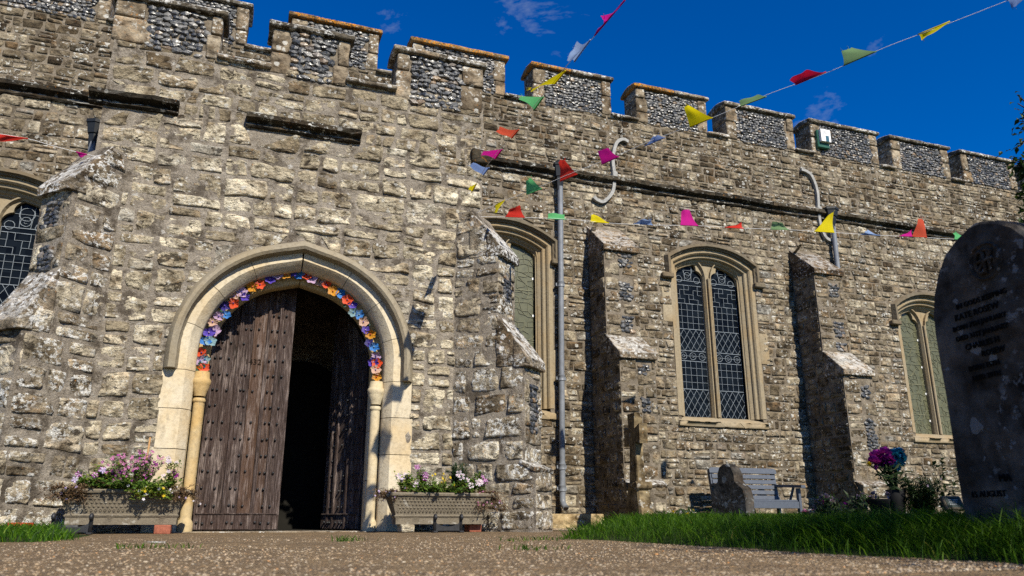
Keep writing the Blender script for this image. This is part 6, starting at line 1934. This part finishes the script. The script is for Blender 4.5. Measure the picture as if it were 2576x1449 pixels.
pb = spot(2402, 6.2); pe = empty('memorial_plaque', pb); tag(pe, 'small framed memorial plaque on a short wooden post', 'plaque')
m = MB(); m.box(pb.x - .035, pb.x + .035, pb.y - .03, pb.y + .03, pb.z - .02, pb.z + .10, c=.006); m.build('post', M['plaque_wood'], pe)
PMx = Matrix.Translation((pb.x, pb.y, pb.z + .15)) @ Matrix.Scale(.8, 4) @ Matrix.Rotation(R(-12), 4, 'Z') @ Matrix.Rotation(R(-25), 4, 'X')
m = MB(); m.box(-.10, .10, -.02, .03, -.07, .07, M=PMx, c=.008); m.build('frame', M['plaque_wood'], pe)
m = MB(); m.box(-.078, .078, -.024, -.019, -.05, .05, M=PMx); m.build('plate', M['plaque_face'], pe)
m = MB()
for k in range(3): m.box(-.05, .05 - .012 * k, -.0255, -.0235, .02 - .022 * k, .026 - .022 * k, M=PMx)
m.build('plate_lettering', M['grey_print'], pe)

# ------------------------------------------------------------------ tree whose crown just reaches into the picture, and an added unseen shade tree
def tree(base, cen, rad, label, seed, nl=9000, leafs=.07, spray=True):
    rt = random.Random(seed); e = empty('leafy_tree', base); tag(e, label, 'tree')
    B = Vector(base); C_ = Vector(cen); m = MB()
    m.tube([B, B.lerp(C_, .3) + Vector((.05, 0, 0)), B.lerp(C_, .6), C_], [.17, .14, .12, .07], 10)
    ends = []
    for i in range(26):
        d = Vector((rt.gauss(0, 1), rt.gauss(0, 1), rt.gauss(0, .8))).normalized(); s = B.lerp(C_, rt.uniform(.45, 1))
        p = C_ + Vector((d.x * rad[0], d.y * rad[1], d.z * rad[2])) * rt.uniform(.75, 1.0)
        mid = s.lerp(p, .5) + Vector((rt.gauss(0, .12), rt.gauss(0, .12), .12))
        m.tube([s, mid, p], [.045, .028, .008], 6); ends += [mid.lerp(p, t) for t in (.25, .5, .75, 1.0)]
    m.build('trunk', M['bark'], e, smooth=True)
    lf = MB()
    for i in range(nl):
        c = rt.choice(ends); p = c + Vector((rt.gauss(0, .28), rt.gauss(0, .28), rt.gauss(0, .2)))
        q = p - C_
        if (q.x / rad[0]) ** 2 + (q.y / rad[1]) ** 2 + (q.z / rad[2]) ** 2 > 1.12: continue
        leaf_add(lf, p, Vector((rt.gauss(0, 1), rt.gauss(0, 1), rt.gauss(-.3, .6))), Vector((rt.gauss(0, .5), rt.gauss(0, .5), 1)), leafs * rt.uniform(.6, 1.2), leafs * .55, rt.random())
    lf.build('crown', M['tree_leaf'], e)
    # spray of twigs that hangs into the right edge
    for (px, y0, y1, fw) in () if not spray else ((2562, 238, 372, 4.75), (2556, 398, 432, 4.75), (2566, 440, 500, 4.8), (2574, 515, 590, 4.85)):
        a = px_at(2640, (y0 + y1) / 2 + 30, fw + .2); sp = MB(); tw = MB()
        for k in range(7):
            b = px_at(px + rt.uniform(-14, 22), y0 + (y1 - y0) * k / 6, fw); tw.tube([a, a.lerp(b, .55) + Vector((0, 0, .04)), b], [.010, .006, .003], 5)
            for j in range(16):
                c = a.lerp(b, rt.uniform(.45, 1.0)) + Vector((rt.gauss(0, .03), rt.gauss(0, .03), rt.gauss(0, .03)))
                leaf_add(sp, c, Vector((rt.gauss(-.3, 1), rt.gauss(0, 1), rt.gauss(-.4, .7))), Vector((rt.gauss(0, .5), -.5, 1)), .055 * rt.uniform(.6, 1.2), .03, rt.random())
        tw.build('twig', M['bark'], e); sp.build('leaf_spray', M['tree_leaf'], e, kind='stuff')
tree((6.3, 1.0, 0), (6.2, 1.2, 3.1), (2.75, 2.7, 1.25), 'dark leafy tree whose twigs reach in at the right edge', 91)
tree((4.2, -1.4, 0), (4.12, -1.3, 3.2), (1.85, 1.7, 1.2), 'unseen tree added behind the camera to shade the tall gravestone and grass', 92, 9000, .085, False)  # added out of view only to shade the bank grass and gravestone
